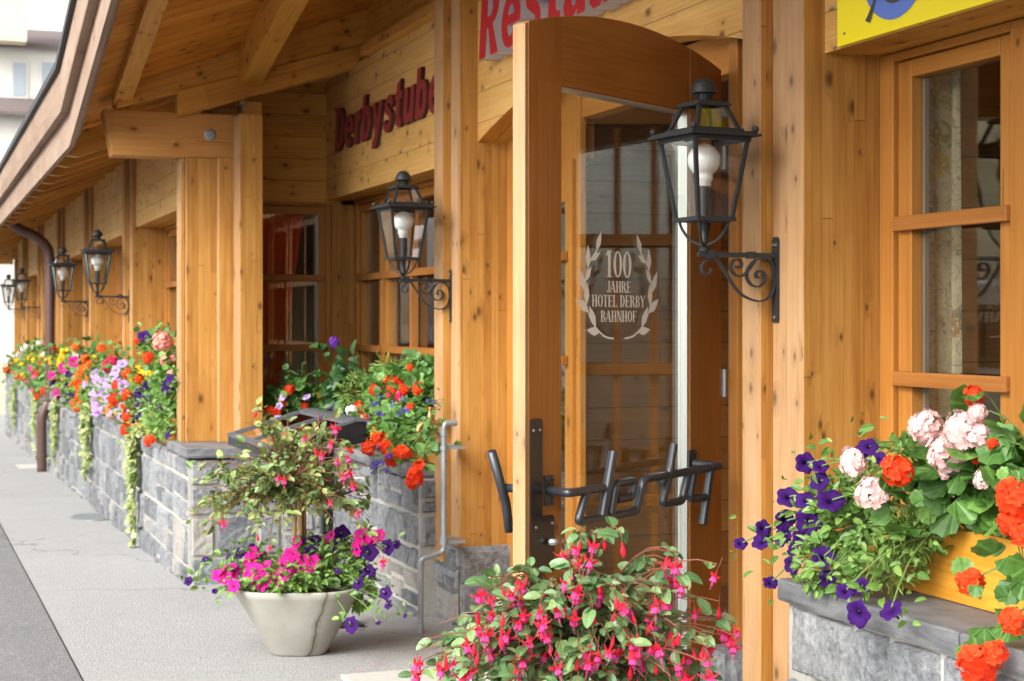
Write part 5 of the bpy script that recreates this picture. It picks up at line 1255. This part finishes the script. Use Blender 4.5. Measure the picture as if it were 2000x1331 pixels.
FM['lobelia'] = [head('flower_head', ['petal_blue', 'stem_green'], 7, .42, s, .4) for s in (7, 8)]
FM['violet'] = [head('flower_head', ['petal_violet', 'stem_green'], 22, .40, s) for s in (9, 10)]
for c_ in ('purple', 'darkpurple', 'magenta', 'lilac'):
    FM['pet_'+c_] = [petunia('blossom', ['petal_'+c_, 'leaf_petunia'], s) for s in (1, 2, 3)]
FM['fuchsia'] = [fuchsia_flower('blossom', s, o_) for s, o_ in ((1, 1), (2, .8), (3, 1.1), (4, .6))]+[fuchsia_bud('blossom')]

def arc(p0, p2, up, k=7):
    p0, p2 = V(p0), V(p2); c = p0.lerp(p2, .55); c.z = max(p0.z, p2.z)+up
    return [p0*(1-t)**2+c*2*t*(1-t)+p2*t*t for t in [i/k for i in range(k+1)]]
FACE = V((-.62, -.66, .42))
def plant(label, cat, base, specs, lk, lm, nleaf, ls, spread=.04, seed=1, up=.05, basefn=None, blobs=(), group=None, stem='stem_green', droop=0, name='flowering_plant', trange=(.25, 1.0), petiole=True, face=None):
    """specs = [(flower kind, part name, [(x,y,z,r)...], radius factor)]"""
    rng = random.Random(seed); root = thing(name, label, cat, base, group); base = V(base)
    fol = B(); st = B(); arcs = []
    for kind, pname, lst, rf in specs:
        for f in lst:
            p = V(f[:3]); b0 = basefn(p, rng) if basefn else base+V((rng.uniform(-.03, .03), rng.uniform(-.05, .05), 0))
            a = arc(b0, p, up+rng.uniform(0, .03)); arcs.append(a)
            st.tube(a[:-1]+[a[-1].lerp(a[-2], .1)], .0022 if ls > .03 else .0016, 5, 0, caps=False)
    for i in range(nleaf):
        a = rng.choice(arcs); t = rng.uniform(*trange)*(len(a)-1); j = min(int(t), len(a)-2); p = a[j].lerp(a[j+1], t-j)
        p = p+V((rng.gauss(0, spread), rng.gauss(0, spread*1.2), rng.gauss(0, spread)))-FACE*0.02
        d = V((rng.gauss(0, .7), rng.gauss(0, .7), rng.gauss(-.15-droop, .5)))-V((.35, .2, 0)); n = FACE*.9+V((rng.gauss(0, .45), rng.gauss(0, .45), rng.gauss(.35, .4)))
        leaf(fol, p, d, n, ls*rng.uniform(.55, 1.25), lk)
    for (cx, cy, cz, rx, ry, rz, n_) in blobs:
        for i in range(n_):
            v = V((rng.gauss(0, 1), rng.gauss(0, 1), rng.gauss(0, 1))).normalized()*rng.uniform(.35, 1)**.5
            p = V((cx+v.x*rx, cy+v.y*ry, cz+v.z*rz)); d = v+V((rng.gauss(0, .6), rng.gauss(0, .6), rng.gauss(-.2-droop, .4))); n = FACE*.6+v*.5+V((rng.gauss(0, .4), rng.gauss(0, .4), rng.gauss(.4, .3)))
            leaf(fol, p, d, n, ls*rng.uniform(.6, 1.25), lk)
            if petiole and i % 3 == 0: st.tube([V((cx, cy, cz-rz*.3)).lerp(p, .3), p], .0015, 4, 0, caps=False)
    obj('foliage', fol, [lm], root); obj('stems', st, [stem], root)
    for kind, pname, lst, rf in specs:
        for f in lst:
            me = rng.choice(FM[kind]); o = bpy.data.objects.new(pname, me); col.objects.link(o); o.parent = root; o.location = V(f[:3])-base
            r = f[3]*rf; o.scale = (r*rng.uniform(.9, 1.1), r*rng.uniform(.9, 1.1), r*(.85 if 'ger' in kind else 1))
            if kind == 'fuchsia':
                o.rotation_euler = (rng.gauss(0, .18), rng.gauss(0, .18), rng.random()*6.28)
            else:
                dv_ = (face or FACE)+V((rng.gauss(0, .35), rng.gauss(0, .35), rng.gauss(.05, .3)))
                o.rotation_mode = 'QUATERNION'; o.rotation_quaternion = dv_.to_track_quat('Z', 'Y')
    return root
def flower_box(label, x0, x1, y0, y1, z0, z1, group):
    t = thing('flower_box', label, 'planter', ((x0+x1)/2, (y0+y1)/2, z0), group); b = B(); w_ = .018
    b.box(x0, x0+w_, y0, y1, z0, z1, 'y'); b.box(x1-w_, x1, y0, y1, z0, z1, 'y'); b.box(x0+w_+.001, x1-w_-.001, y0+.002, y0+w_, z0, z1-.002, 'x'); b.box(x0+w_+.001, x1-w_-.001, y1-w_, y1-.002, z0, z1-.002, 'x'); b.box(x0+w_+.001, x1-w_-.001, y0+w_, y1-w_, z0+.004, z0+.02, 'y')
    obj('box', b, ['box_wood'], t, bevel=.002)
    b = B(); b.box(x0+w_+.001, x1-w_-.001, y0+w_+.001, y1-w_-.001, z0+.021, z1-.03); obj('soil', b, ['soil'], t)
GB = 'orange wooden flower boxes on the stone walls'
flower_box('bright orange-yellow wooden flower box on the slate coping under the right-hand window', 2.44, 2.62, 1.7, 3.73, .902, 1.085, GB)
flower_box('wooden flower box half hidden by plants in the recess, right below the brass tap', 2.42, 2.60, 7.70, 8.95, .902, 1.085, GB)
flower_box('wooden flower box at the left end of the recess, across under the red-curtained window', 2.06, 2.40, 9.55, 9.74, .902, 1.06, GB)
LB = ['wooden flower box nearest on the wing wall, left of the corner pier', 'wooden flower box on the wing wall under the orange and lilac blooms', 'wooden flower box on the wing wall just right of the brown downpipe', 'wooden flower box on the wing wall left of the brown downpipe', 'wooden flower box far along the wing wall under red and white blooms', 'farthest wooden flower box at the end of the wing wall']
for i, (a, c) in enumerate(zip(ends, nears)): flower_box(LB[i], 1.47, 1.645, a+.10, min(c, a+2.8)-.10, .848, 1.02, GB)

# ---------------------------------------------------------------- near window box
nb = lambda p, rng: V((2.50, min(3.66, max(1.8, p.y-.03+rng.uniform(-.08, .08))), 1.06))
plant('dark purple petunia spilling over the left end of the right-hand flower box', 'petunia', (2.53, 3.66, 1.05), [('pet_purple', 'blossom', near_purple, 1.2)], 'petunia', 'leaf_petunia', 700, .032, .040, 3, .05,
      basefn=lambda p, rng: V((2.50, 3.55+rng.uniform(-.12, .1), 1.06)), blobs=[(2.29, 3.72, 1.10, .09, .15, .11, 240), (2.21, 3.68, .98, .06, .14, .08, 150)])
plant('pale pink geranium with full round heads in the right-hand flower box', 'geranium', (2.53, 3.25, 1.05), [('ger_blush', 'flower_head', near_pink, 1.02)], 'geranium', 'leaf_geranium', 60, .078, .045, 5, .03, basefn=nb, trange=(.3, .85),
      blobs=[(2.44, 3.32, 1.20, .09, .22, .08, 60), (2.44, 3.05, 1.23, .09, .16, .10, 50)])
plant('red geranium standing among the pink heads in the right-hand flower box', 'geranium', (2.53, 3.30, 1.05), [('ger_red', 'flower_head', near_red, .9)], 'geranium', 'leaf_geranium', 24, .07, .04, 6, .03, basefn=nb, trange=(.3, .9))
plant('trailing scarlet ivy geranium hanging over the coping at the right edge of the photo', 'geranium', (2.53, 2.90, 1.05), [('sparse_red', 'flower_head', near_trail, 1.2)], 'geranium', 'leaf_geranium', 66, .058, .035, 7, .06,
      basefn=lambda p, rng: V((2.48, 2.85+rng.uniform(-.1, .1), 1.08)), blobs=[(2.42, 2.86, 1.20, .09, .16, .10, 60), (2.22, 2.90, 1.10, .04, .06, .06, 14)])
rng_ = random.Random(4)
plant('feathery light green filler plant between the petunia and the geraniums', 'plant', (2.50, 3.55, 1.05), [('bidens', 'flower_head', [(2.28, 3.60, 1.14, .007)], 1.0)], 'fern', 'leaf_fern', 20, .035, .03, 8, .03, name='filler_plant',
      blobs=[(2.36, 3.55, 1.06, .06, .10, .07, 380), (2.31, 3.56, .98, .05, .07, .06, 160)], petiole=True)
# ---------------------------------------------------------------- recess boxes
bb = lambda p, rng: V((2.48, min(8.9, max(7.75, p.y+.05+rng.uniform(-.1, .1))), 1.06))
plant('scarlet ivy geranium cascading over the recess coping above the stone wall', 'geranium', (2.5, 8.1, 1.05), [('sparse_red', 'flower_head', bay_red_low, 1.25)], 'geranium_low', 'leaf_geranium', 110, .05, .04, 11, .06, basefn=bb)
plant('tall scarlet geranium high in the recess box beside the window', 'geranium', (2.5, 8.2, 1.05), [('ger_red', 'flower_head', bay_red_right, 1.4)], 'geranium_low', 'leaf_geranium', 200, .055, .05, 12, .04, basefn=bb,
      blobs=[(2.46, 7.85, 1.22, .10, .18, .17, 380), (2.48, 8.15, 1.27, .10, .3, .15, 380), (2.44, 8.6, 1.22, .11, .3, .13, 300), (2.30, 7.95, 1.05, .06, .2, .08, 120)])
plant('crimson geranium among the scarlet ones in the recess box', 'geranium', (2.5, 7.95, 1.05), [('ger_crimson', 'flower_head', bay_crim, 1.3)], 'geranium_low', 'leaf_geranium', 20, .05, .03, 13, .04, basefn=bb)
plant('white geranium in front of the menu case lid', 'geranium', (2.5, 8.25, 1.05), [('ger_white', 'flower_head', bay_white, 1.0), ('ger_white', 'flower_head', bay_white2, 1.0)], 'geranium_low', 'leaf_geranium', 30, .05, .03, 14, .04, basefn=bb)
plant('blue lobelia threading through the recess box', 'lobelia', (2.5, 8.3, 1.05), [('lobelia', 'flower_head', bay_lob, 1.4)], 'petunia', 'leaf_petunia', 500, .02, .03, 15, .03, basefn=bb)
plant('tall purple heliotrope with one stalk rising in front of the recess window', 'heliotrope', (2.33, 9.25, .95), [('violet', 'flower_head', bay_purple, .9)], 'fuchsia', 'leaf_dark', 50, .085, .05, 16, .02,
      basefn=lambda p, rng: V((2.35, 9.2, 1.0)), blobs=[(2.33, 9.15, 1.22, .10, .12, .10, 40), (2.36, 9.10, 1.33, .06, .06, .08, 12)])
lbx = lambda p, rng: V((min(2.38, max(2.08, p.x)), 9.62, 1.04))
plant('orange-red geranium low at the left end of the recess beside the corner posts', 'geranium', (2.15, 9.62, 1.03), [('ger_red', 'flower_head', bay_red_left, 1.4)], 'geranium_low', 'leaf_geranium', 170, .055, .045, 17, .03, basefn=lbx,
      blobs=[(2.15, 9.56, 1.13, .22, .07, .09, 300), (2.33, 9.45, 1.14, .10, .10, .10, 160), (2.14, 9.42, 1.30, .10, .05, .07, 14)])
plant('lilac pansy among the orange-red geraniums left in the recess', 'pansy', (2.05, 9.62, 1.03), [('pet_lilac', 'blossom', bay_lilac, 1.05)], 'petunia', 'leaf_petunia', 90, .03, .03, 18, .03, basefn=lbx)
plant('feathery green filler plant in the middle of the recess box', 'plant', (2.4, 8.75, 1.05), [('bidens', 'flower_head', [(2.3, 8.8, 1.3, .006)], 1.0)], 'fern', 'leaf_fern', 20, .04, .03, 19, .03, name='filler_plant',
      blobs=[(2.33, 8.85, 1.20, .10, .20, .12, 420), (2.35, 8.3, 1.36, .06, .25, .07, 160)], petiole=False)
# ---------------------------------------------------------------- wing boxes
wb = lambda p, rng: V((1.56, p.y+rng.uniform(-.12, .12), 1.0-.006*(p.y-10)))
def wplant(lb, cat, spec, y, lk='petunia', lm='leaf_petunia', n=160, ls=.045, seed=1, blobs=()):
    ks = [s for s in spec]
    plant(lb, cat, (1.56, y, .98), [(k_, 'flower_head' if not k_.startswith('pet') else 'blossom', [(f[0], f[1], f[2], min(f[3], .05)) for f in l if f[1] > 9.72], rf*1.25) for k_, l, rf in ks], lk, lm, int(n*1.6), ls, .06, seed, .03, basefn=wb, blobs=blobs)
wplant('salmon pink geranium with big heads beside the corner posts', 'geranium', [('ger_salmon', w_salmon, 1.05)], 10.4, 'geranium_low', 'leaf_geranium', 160, .06, 31, [(1.5, 10.3, 1.2, .08, .5, .14, 160)])
wplant('deep purple petunia on the wing wall next to the corner pier', 'petunia', [('pet_purple', w_purple, 1.1)], 10.3, n=420, ls=.036, seed=32, blobs=[(1.42, 10.3, 1.02, .06, .5, .14, 520)])
wplant('orange-red geranium hanging below the purple petunia on the wing wall', 'geranium', [('ger_red', w_red1, 1.0)], 11.3, 'geranium_low', 'leaf_geranium', 120, .05, 33)
wplant('yellow bidens beside the purple petunia on the wing wall', 'bidens', [('bidens', w_yellow1, 1.3)], 11.1, 'fern', 'leaf_fern', 200, .04, 34)
wplant('broad lilac petunia in the middle of the wing wall flowers', 'petunia', [('pet_lilac', w_lilac, 1.15)], 12.0, n=380, ls=.04, seed=35)
wplant('crimson geranium behind the lilac petunia on the wing wall', 'geranium', [('ger_crimson', w_crim, 1.0)], 13.2, 'geranium_low', 'leaf_geranium', 60, .05, 36)
wplant('bright orange geranium bush beyond the lilac petunia', 'geranium', [('ger_orange', w_orange2, 1.0)], 14.8, 'geranium_low', 'leaf_geranium', 260, .06, 37)
wplant('pinkish white geranium standing above the orange ones on the wing wall', 'geranium', [('ger_blush', w_pinkwhite, 1.0)], 15.6, 'geranium_low', 'leaf_geranium', 60, .06, 38)
wplant('golden yellow bidens around the foot of the downpipe', 'bidens', [('bidens', w_yellow2, 1.25)], 17.2, 'fern', 'leaf_fern', 260, .06, 39)
wplant('magenta petunia just right of the downpipe', 'petunia', [('pet_magenta', w_magenta2, 1.1)], 16.6, n=220, ls=.05, seed=40)
wplant('very dark purple petunia hanging low right of the downpipe', 'petunia', [('pet_darkpurple', w_dark2, 1.1)], 16.4, n=220, ls=.05, seed=41)
wplant('row of distant red geraniums left of the downpipe', 'geranium', [('ger_red', w_far_red, 1.0)], 20.5, 'geranium_low', 'leaf_geranium', 320, .07, 42, [(1.45, 22, 1.0, .07, 3, .14, 260)])
wplant('distant yellow bidens left of the downpipe', 'bidens', [('bidens', w_far_yel, 1.3)], 21, 'fern', 'leaf_fern', 220, .07, 43)
wplant('distant white geraniums near the far end of the wing wall', 'geranium', [('ger_white', w_far_white, 1.0)], 22.5, 'geranium_low', 'leaf_geranium', 150, .07, 44)
# trailing ivy
def ivy(lb, y, z0, z1, w_, seed, n):
    rng = random.Random(seed); t = thing('trailing_ivy', lb, 'ivy', (1.45, y, z0), 'variegated ivy trails hanging down the wing wall'); fol = B(); st = B()
    for q in range(8):
        yy = y+rng.uniform(-w_, w_)*1.1; e = z1+(rng.random()**1.5)*.75*(z0-z1); path = [(1.52, yy, z0-.02), (1.42, yy, z0)]+[(1.40-.02*rng.random(), yy+rng.gauss(0, .02), z0+(e-z0)*k_/6) for k_ in range(1, 7)]
        path = smoothpath(path, 3); st.tube(path, .003, 4, 0, caps=False)
        for i in range(n):
            p = path[rng.randrange(3, len(path))]+V((rng.gauss(-.012, .01), rng.gauss(0, w_*.3), rng.gauss(0, .02)))
            leaf(fol, p, (rng.gauss(-.2, .4), rng.gauss(0, .6), -1+rng.random()), (-1, -.5+rng.gauss(0, .4), .4+rng.gauss(0, .3)), rng.uniform(.03, .055), 'ivy')
    obj('foliage', fol, ['leaf_ivy'], t); obj('stems', st, ['stem_green'], t)
ivy('variegated ivy trail nearest the corner pier, reaching the pavement', 11.18, .88, .10, .07, 1, 46)
ivy('variegated ivy trail beyond the lilac petunia, reaching the pavement', 14.3, .87, .05, .11, 2, 60)
ivy('variegated ivy trail just right of the downpipe foot', 17.6, .82, .15, .12, 3, 40)
ivy('narrow variegated ivy trail just left of the downpipe', 20.6, .80, .05, .15, 4, 40)
ivy('farthest variegated ivy trail at the left edge of the photo', 25.0, .70, .0, .2, 5, 40)

# ---------------------------------------------------------------- concrete pots
def pot(label, x, y):
    z = gz(y)+.001; t = thing('concrete_planter', label, 'planter', (x, y, z)); n = 48
    def rr(a): return .97/(abs(math.cos(a+.35))**2.9+abs(math.sin(a+.35))**2.9)**(1/2.9)
    b = B(); vs = []; fs = []; prof = [(.118, 0), (.13, .012), (.228, .185), (.272, .262), (.289, .290), (.284, .298), (.266, .294), (.25, .25)]
    for r, h in prof:
        for i in range(n):
            a = 2*math.pi*i/n; q = noise.noise(V((math.cos(a)*2, math.sin(a)*2, h*6)))*.004; vs.append((x+(r*rr(a)+q)*math.cos(a), y+(r*rr(a)+q)*math.sin(a), z+h))
    for j in range(len(prof)-1):
        for i in range(n): fs.append((j*n+i, j*n+(i+1) % n, (j+1)*n+(i+1) % n, (j+1)*n+i))
    fs.append(tuple(range(n))[::-1]); b.poly(vs, fs); obj('pot', b, ['pot_concrete'], t, smooth=True)
    b = B(); b.lathe([(.245, .24), (.12, .262), (.001, .268)], (x, y, z), 24, cap=False); obj('soil', b, ['soil'], t)
    return z+.26
PX, PY = 1.565, 6.95
zp = pot('flaring concrete planter with a dark crack standing on the pavement before the recess', PX, PY)
def standard_fuchsia(label, x, y, z0, zt, crown, fl, lm, nl, ls, seed, nst, scale=1.0, flr=.05):
    rng = random.Random(seed); root = thing('fuchsia_plant', label, 'fuchsia', (x, y, z0)); fol = B(); st = B(); L = V((x, y, z0))
    bmb = B()
    for i in range(nst):
        a = i*2.1+.4; o = .028 if nst > 1 else 0
        bmb.tube([(x+o*1.1*math.cos(a), y+o*math.sin(a), z0-.03), (x+o*.7*math.cos(a), y+o*.7*math.sin(a), zt+.03)], .0095 if nst == 1 else .011, 10)
    obj('stake', bmb, ['bamboo'], root)
    st.tube([(x+.012, y-.012, z0-.02), (x+.01, y-.01, zt)], .008, 8)
    if nst > 1: st.tube([(x+.07, y-.05, zt-.1), (x+.072, y-.05, zt+.33)], .0035, 6)
    cx, cy, cz, rx, ry, rzu, rzd = crown; C0 = V((cx, cy, zt)); arcs = []
    for f in fl:
        p = V(f); q = p+V((0, 0, flr*.9)); arcs.append(arc(C0, q, .03+rng.random()*.06)); 
    for i in range(int(nl/9)):
        a = rng.random()*6.283; e = math.sqrt(rng.random()); v = V((math.cos(a)*e*rx, math.sin(a)*e*ry, 0)); top = cz+rzu*math.sqrt(max(0, 1-e*e)); z = rng.uniform(cz-rzd*(.3+.7*e), top)
        arcs.append(arc(C0, V((cx, cy, z))+v, .02+rng.random()*.05))
    for a in arcs: st.tube(a, [.003-.0018*i/(len(a)-1) for i in range(len(a))], 5, 0, caps=False)
    for i in range(nl):
        a = rng.choice(arcs); t = (rng.random()**.6)*(len(a)-1); j = min(int(t), len(a)-2); p = a[j].lerp(a[j+1], t-j); tg = (a[j+1]-a[j]).normalized()
        sd_ = V((rng.gauss(0, 1), rng.gauss(0, 1), rng.gauss(0, .6))); d = (tg*.5+sd_*.8+V((0, 0, -.25))).normalized()
        leaf(fol, p+d*.006, d, V((-.25, -.45, .8))+V((rng.gauss(0, .4), rng.gauss(0, .4), rng.gauss(0, .3))), ls*rng.uniform(.45, 1.3), 'fuchsia')
    obj('foliage', fol, [lm], root); obj('stems', st, ['stem_red'], root)
    for f in fl:
        me = rng.choice(FM['fuchsia'] if rng.random() > .08 else FM['fuchsia'][-1:]); o = bpy.data.objects.new('blossom', me); col.objects.link(o); o.parent = root
        o.location = V(f)-L+V((0, 0, flr*.55)); s_ = flr*rng.uniform(.8, 1.15); o.scale = (s_, s_, s_); o.rotation_euler = (rng.gauss(0, .25), rng.gauss(0, .25), rng.random()*6.28)
    return root
more = []
rr_ = random.Random(77)
for f in fu_near: more.append((f[0]+rr_.gauss(0, .03), f[1]+rr_.gauss(0, .05), f[2]+rr_.gauss(-.012, .025)))
zq = gz(3.75)+.26
FX, FY = 1.545, 3.75
pot('concrete planter below the frame carrying the large foreground fuchsia', FX, FY)
standard_fuchsia('large foreground fuchsia crowded with red and pink hanging blossoms', FX, FY, zq, .77, (FX, FY, .84, .38, .35, .11, .30), [(f_[0], f_[1], f_[2]-.045*max(0, min(1, (f_[2]-.75)/.2))) for f_ in (list(fu_near)+more)][:175], 'leaf_fuchsia', 2500, .041, 61, 1, flr=.040)
standard_fuchsia('airy fuchsia on three bamboo stakes in the cracked concrete planter', PX, PY, zp, .88, (1.47, 6.85, .92, .42, .30, .29, .19), list(fu_left), 'leaf_fuchsia_yellow', 1900, .038, 62, 3, flr=.045)
pb = lambda p, rng: V((PX+(p.x-PX)*.45, PY+(p.y-PY)*.3, zp+.0))
plant('magenta petunia filling the cracked concrete planter', 'petunia', (PX, PY, zp), [('pet_magenta', 'blossom', pot_mag+[(x+.02, y-.01, z+.022, q) for x, y, z, q in pot_mag[::2]], 1.45)], 'petunia', 'leaf_petunia', 380, .034, .03, 63, .04, basefn=pb,
      blobs=[(1.50, 6.80, .525, .20, .15, .06, 420), (1.66, 6.85, .58, .16, .14, .09, 300)])
plant('dark purple petunia trailing from the right side of the cracked concrete planter', 'petunia', (PX+.05, PY, zp), [('pet_darkpurple', 'blossom', pot_pur, 1.3)], 'petunia', 'leaf_petunia', 420, .032, .03, 64, .05, basefn=pb,
      blobs=[(1.80, 6.85, .47, .08, .10, .11, 220)])

# fallen petals and bits of litter along the wall foot
rng = random.Random(9); b = B()
for i in range(45):
    if rng.random() < .5: x, y = 1.55+rng.gauss(0, .35), 6.9+rng.gauss(0, .45)
    else: x, y = 1.30+rng.gauss(0, .12), rng.uniform(9.3, 20)
    if x > 1.40 and y > 9: x = 1.36
    z = gz(y)+.004; a = rng.random()*6.3; s_ = rng.uniform(.005, .012); u_ = V((math.cos(a), math.sin(a), 0))*s_; v_ = V((-math.sin(a), math.cos(a), 0))*s_*.7; p = V((x, y, z))
    b.poly([p-u_, p-v_+V((0, 0, .002)), p+u_, p+v_+V((0, 0, .003))], [(0, 1, 2, 3)], rng.choice((0, 0, 1, 2)))
o = obj('fallen_petals', b, ['fuchsia_pink', 'petal_orange', 'leaf_fuchsia_yellow']); tag(o, 'scattered fallen petals and leaf bits on the grey pavement', 'petals'); o['kind'] = 'stuff'
# ================================================================ beyond the wing and across the street
def house(label, x0, x1, y0, y1, zb, ze, zr, mat, wins, axis='y', name='house', ov=.35, eave=None):
    t = thing(name, label, 'building', ((x0+x1)/2, (y0+y1)/2, zb)); b = B(); b.box(x0, x1, y0, y1, zb, ze); obj('wall', b, [mat], t)
    b = B(); ym = (y0+y1)/2; xm = (x0+x1)/2
    if axis == 'y':
        for s_ in (0, .25):
            pass
        b.prism([(x0-ov, y0-ov, ze-.1), (x0-ov, ym, zr), (x0-ov, y1+ov, ze-.1), (x0-ov, y1+ov, ze+.15), (x0-ov, ym, zr+.3), (x0-ov, y0-ov, ze+.15)], (1, 0, 0), 0, x1-x0+2*ov)
    else:
        b.prism([(x0-ov, y0-ov, ze-.1), (xm, y0-ov, zr), (x1+ov, y0-ov, ze-.1), (x1+ov, y0-ov, ze+.15), (xm, y0-ov, zr+.3), (x0-ov, y0-ov, ze+.15)], (0, 1, 0), 0, y1-y0+2*ov)
    obj('roof', b, ['terracotta_roof'], t)
    for (fx, a, z, w_, h) in wins:
        b = B(); g = B()
        if fx == 's':
            b.box(a-w_/2-.12, a+w_/2+.12, y0-.06, y0-.001, z-.12, z+h+.12); g.box(a-w_/2, a+w_/2, y0-.09, y0-.061, z, z+h)
        else:
            X = x1 if fx == 'e' else x0; sg = 1 if fx == 'e' else -1
            b.box(X+sg*.001, X+sg*.06, a-w_/2-.12, a+w_/2+.12, z-.12, z+h+.12); g.box(X+sg*.061, X+sg*.09, a-w_/2, a+w_/2, z, z+h)
        f = obj('window', b, ['plaster_white'], t); obj('pane', g, ['pane_far' if y0 > 40 else 'car_glass'], f)
    return t
t = house('tall cream house with tiled roofs rising behind the far end of the eaves', 2.5, 16, 83, 95, -2, 15.0, 16.6, 'plaster_white', [('s', 4.85, 12.6, .6, 1.6), ('s', 6.2, 12.7, .6, 1.6), ('s', 4.85, 9.0, .7, 1.5), ('s', 6.2, 9.0, .7, 1.5), ('s', 4.85, 5.2, .7, 1.6), ('s', 6.4, 5.2, .7, 1.6)])
b = B(); b.prism([(1.8, 82.2, 11.75), (1.8, 83, 12.5), (1.8, 83, 12.3), (1.8, 82.2, 11.6)], (1, 0, 0), 0, 12, (1, 0, 0)); obj('roof', b, ['terracotta_roof'], t)
b = B(); b.box(6.9, 7.9, 80.8, 82.4, 15.4, 19); b.box(2.6, 5.1, 81.4, 82.9, 15.0, 20.0); obj('dormer', b, ['plaster_cream'], t)
house('low white house seen under the far end of the eaves', -1.0, 9.0, 46, 56, -2, 4.0, 4.9, 'plaster_white', [('s', 1.0, 2.5, .9, 1.3), ('s', 5, 2.5, .9, 1.3)])
t = thing('garden_wall', 'low tan garden wall with white rail beyond the far end of the wing', 'wall', (2.2, 38, gz(38)))
b = B(); b.box(.2, 6.2, 38, 38.25, -.6, .72, 'x'); obj('wall', b, ['plaster_cream'], t)
b = B(); b.box(.2, 6.2, 38.02, 38.08, 1.15, 1.25, 'x')
for i in range(21): b.box(.22+.295*i, .26+.295*i, 38.03, 38.07, .7, 1.15)
obj('railing', b, ['plaster_white'], t)
b = B(); vs = []; fs = []; nx, ny = 40, 10
for j in range(ny+1):
    for i in range(nx+1):
        x = -300+i*22; y = 420+j*30; h = (j/ny)*(95+45*noise.noise(V((i*.17, j*.2, 3))))+10*noise.noise(V((i*.5, j*.5, 1))); vs.append((x, y, gz(y)+h-2))
for j in range(ny):
    for i in range(nx): a = j*(nx+1)+i; fs.append((a, a+1, a+nx+2, a+nx+1))
b.poly(vs, fs); struct('hills', b, 'hill_green', smooth=True)
# across the street: seen only mirrored in the panes
house('pale house across the street, mirrored in the windows', -26, -16, 9, 27, -1, 7.0, 10.5, 'plaster_white', [('e', 11+3.2*i, z, 1.1, 1.5) for i in range(5) for z in (1.2, 4.2)], axis='x')
house('cream house farther along the opposite side of the street', -27, -17, 32, 52, -2, 9, 12.5, 'plaster_cream', [('e', 34.5+3.6*i, z, 1.1, 1.6) for i in range(5) for z in (.8, 3.8, 6.6)], axis='x')
def tree(label, x, y, h, r, seed):
    rng = random.Random(seed); t = thing('street_tree', label, 'tree', (x, y, gz(y)), 'trees across the street'); b = B(); z = gz(y)
    b.tube([(x, y, z-.1), (x+.05, y, z+h*.35), (x, y+.1, z+h*.6)], [.2, .14, .08], 10)
    for i in range(7):
        a = i*.9; b.tube([(x, y, z+h*.35), (x+r*.6*math.cos(a), y+r*.6*math.sin(a), z+h*(.5+.05*(i % 4)))], [.07, .03], 6)
    obj('trunk', b, ['inside_wood'], t); f = B()
    cl = [V((rng.gauss(0, .45)*r, rng.gauss(0, .45)*r, z+h*.65+rng.gauss(0, .16)*h)) for _ in range(26)]
    for i in range(3800):
        c_ = rng.choice(cl); v = V((rng.gauss(0, 1), rng.gauss(0, 1), rng.gauss(0, .8))).normalized()*r*.33*rng.random()**.4
        leaf(f, (x+c_.x+v.x, y+c_.y+v.y, c_.z+v.z), v+V((0, 0, -.3)), v+V((0, 0, 1)), .16, 'petunia')
    obj('crown', f, ['leaf_geranium'], t)
tree('leafy street tree opposite the entrance, mirrored in the glass', -10.5, 8.5, 7, 2.6, 1)
tree('leafy street tree farther along the opposite pavement', -11, 30, 8, 2.8, 2)
def van(x, y):
    t = thing('parked_van', 'white van parked across the street, mirrored in the right-hand window', 'van', (x, y, gz(y))); z = gz(y)
    side = [(-2.2, .35), (2.3, .35), (2.35, .9), (1.75, 1.1), (1.25, 1.85), (-2.1, 1.95), (-2.25, 1.6)]
    b = B(); b.prism([(x-.9, y+a, z+h) for a, h in side], (1, 0, 0), 0, 1.8); obj('body', b, ['car_white'], t, bevel=.06)
    b = B()
    for sx in (-.905, .885):
        b.prism([(x+sx, y+a, z+h) for a, h in ((-1.9, 1.15), (-.6, 1.15), (-.6, 1.7), (-1.9, 1.7))], (1, 0, 0), 0, .02); b.prism([(x+sx, y+a, z+h) for a, h in ((-.5, 1.15), (1.55, 1.15), (1.15, 1.72), (-.5, 1.72))], (1, 0, 0), 0, .02)
    b.prism([(x-.75, y+1.74, z+1.16), (x+.75, y+1.74, z+1.16), (x+.7, y+1.33, z+1.76), (x-.7, y+1.33, z+1.76)], (0, .77, .64), -.01, .02); b.box(x-.7, x+.7, y-2.24, y-2.2, z+1.15, z+1.7)
    obj('window', b, ['car_glass'], t)
    for sx in (-.88, .70):
        for wy in (-1.4, 1.45):
            q = B(); q.tube([(x+sx, y+wy, z+.33), (x+sx+.18, y+wy, z+.33)], .33, 24); w_ = obj('wheel', q, ['rubber'], t)
            q = B(); q.tube([(x+sx-.01, y+wy, z+.33), (x+sx+.19, y+wy, z+.33)], .19, 16); obj('rim', q, ['galvanised'], w_)
van(-4.3, 13.2)
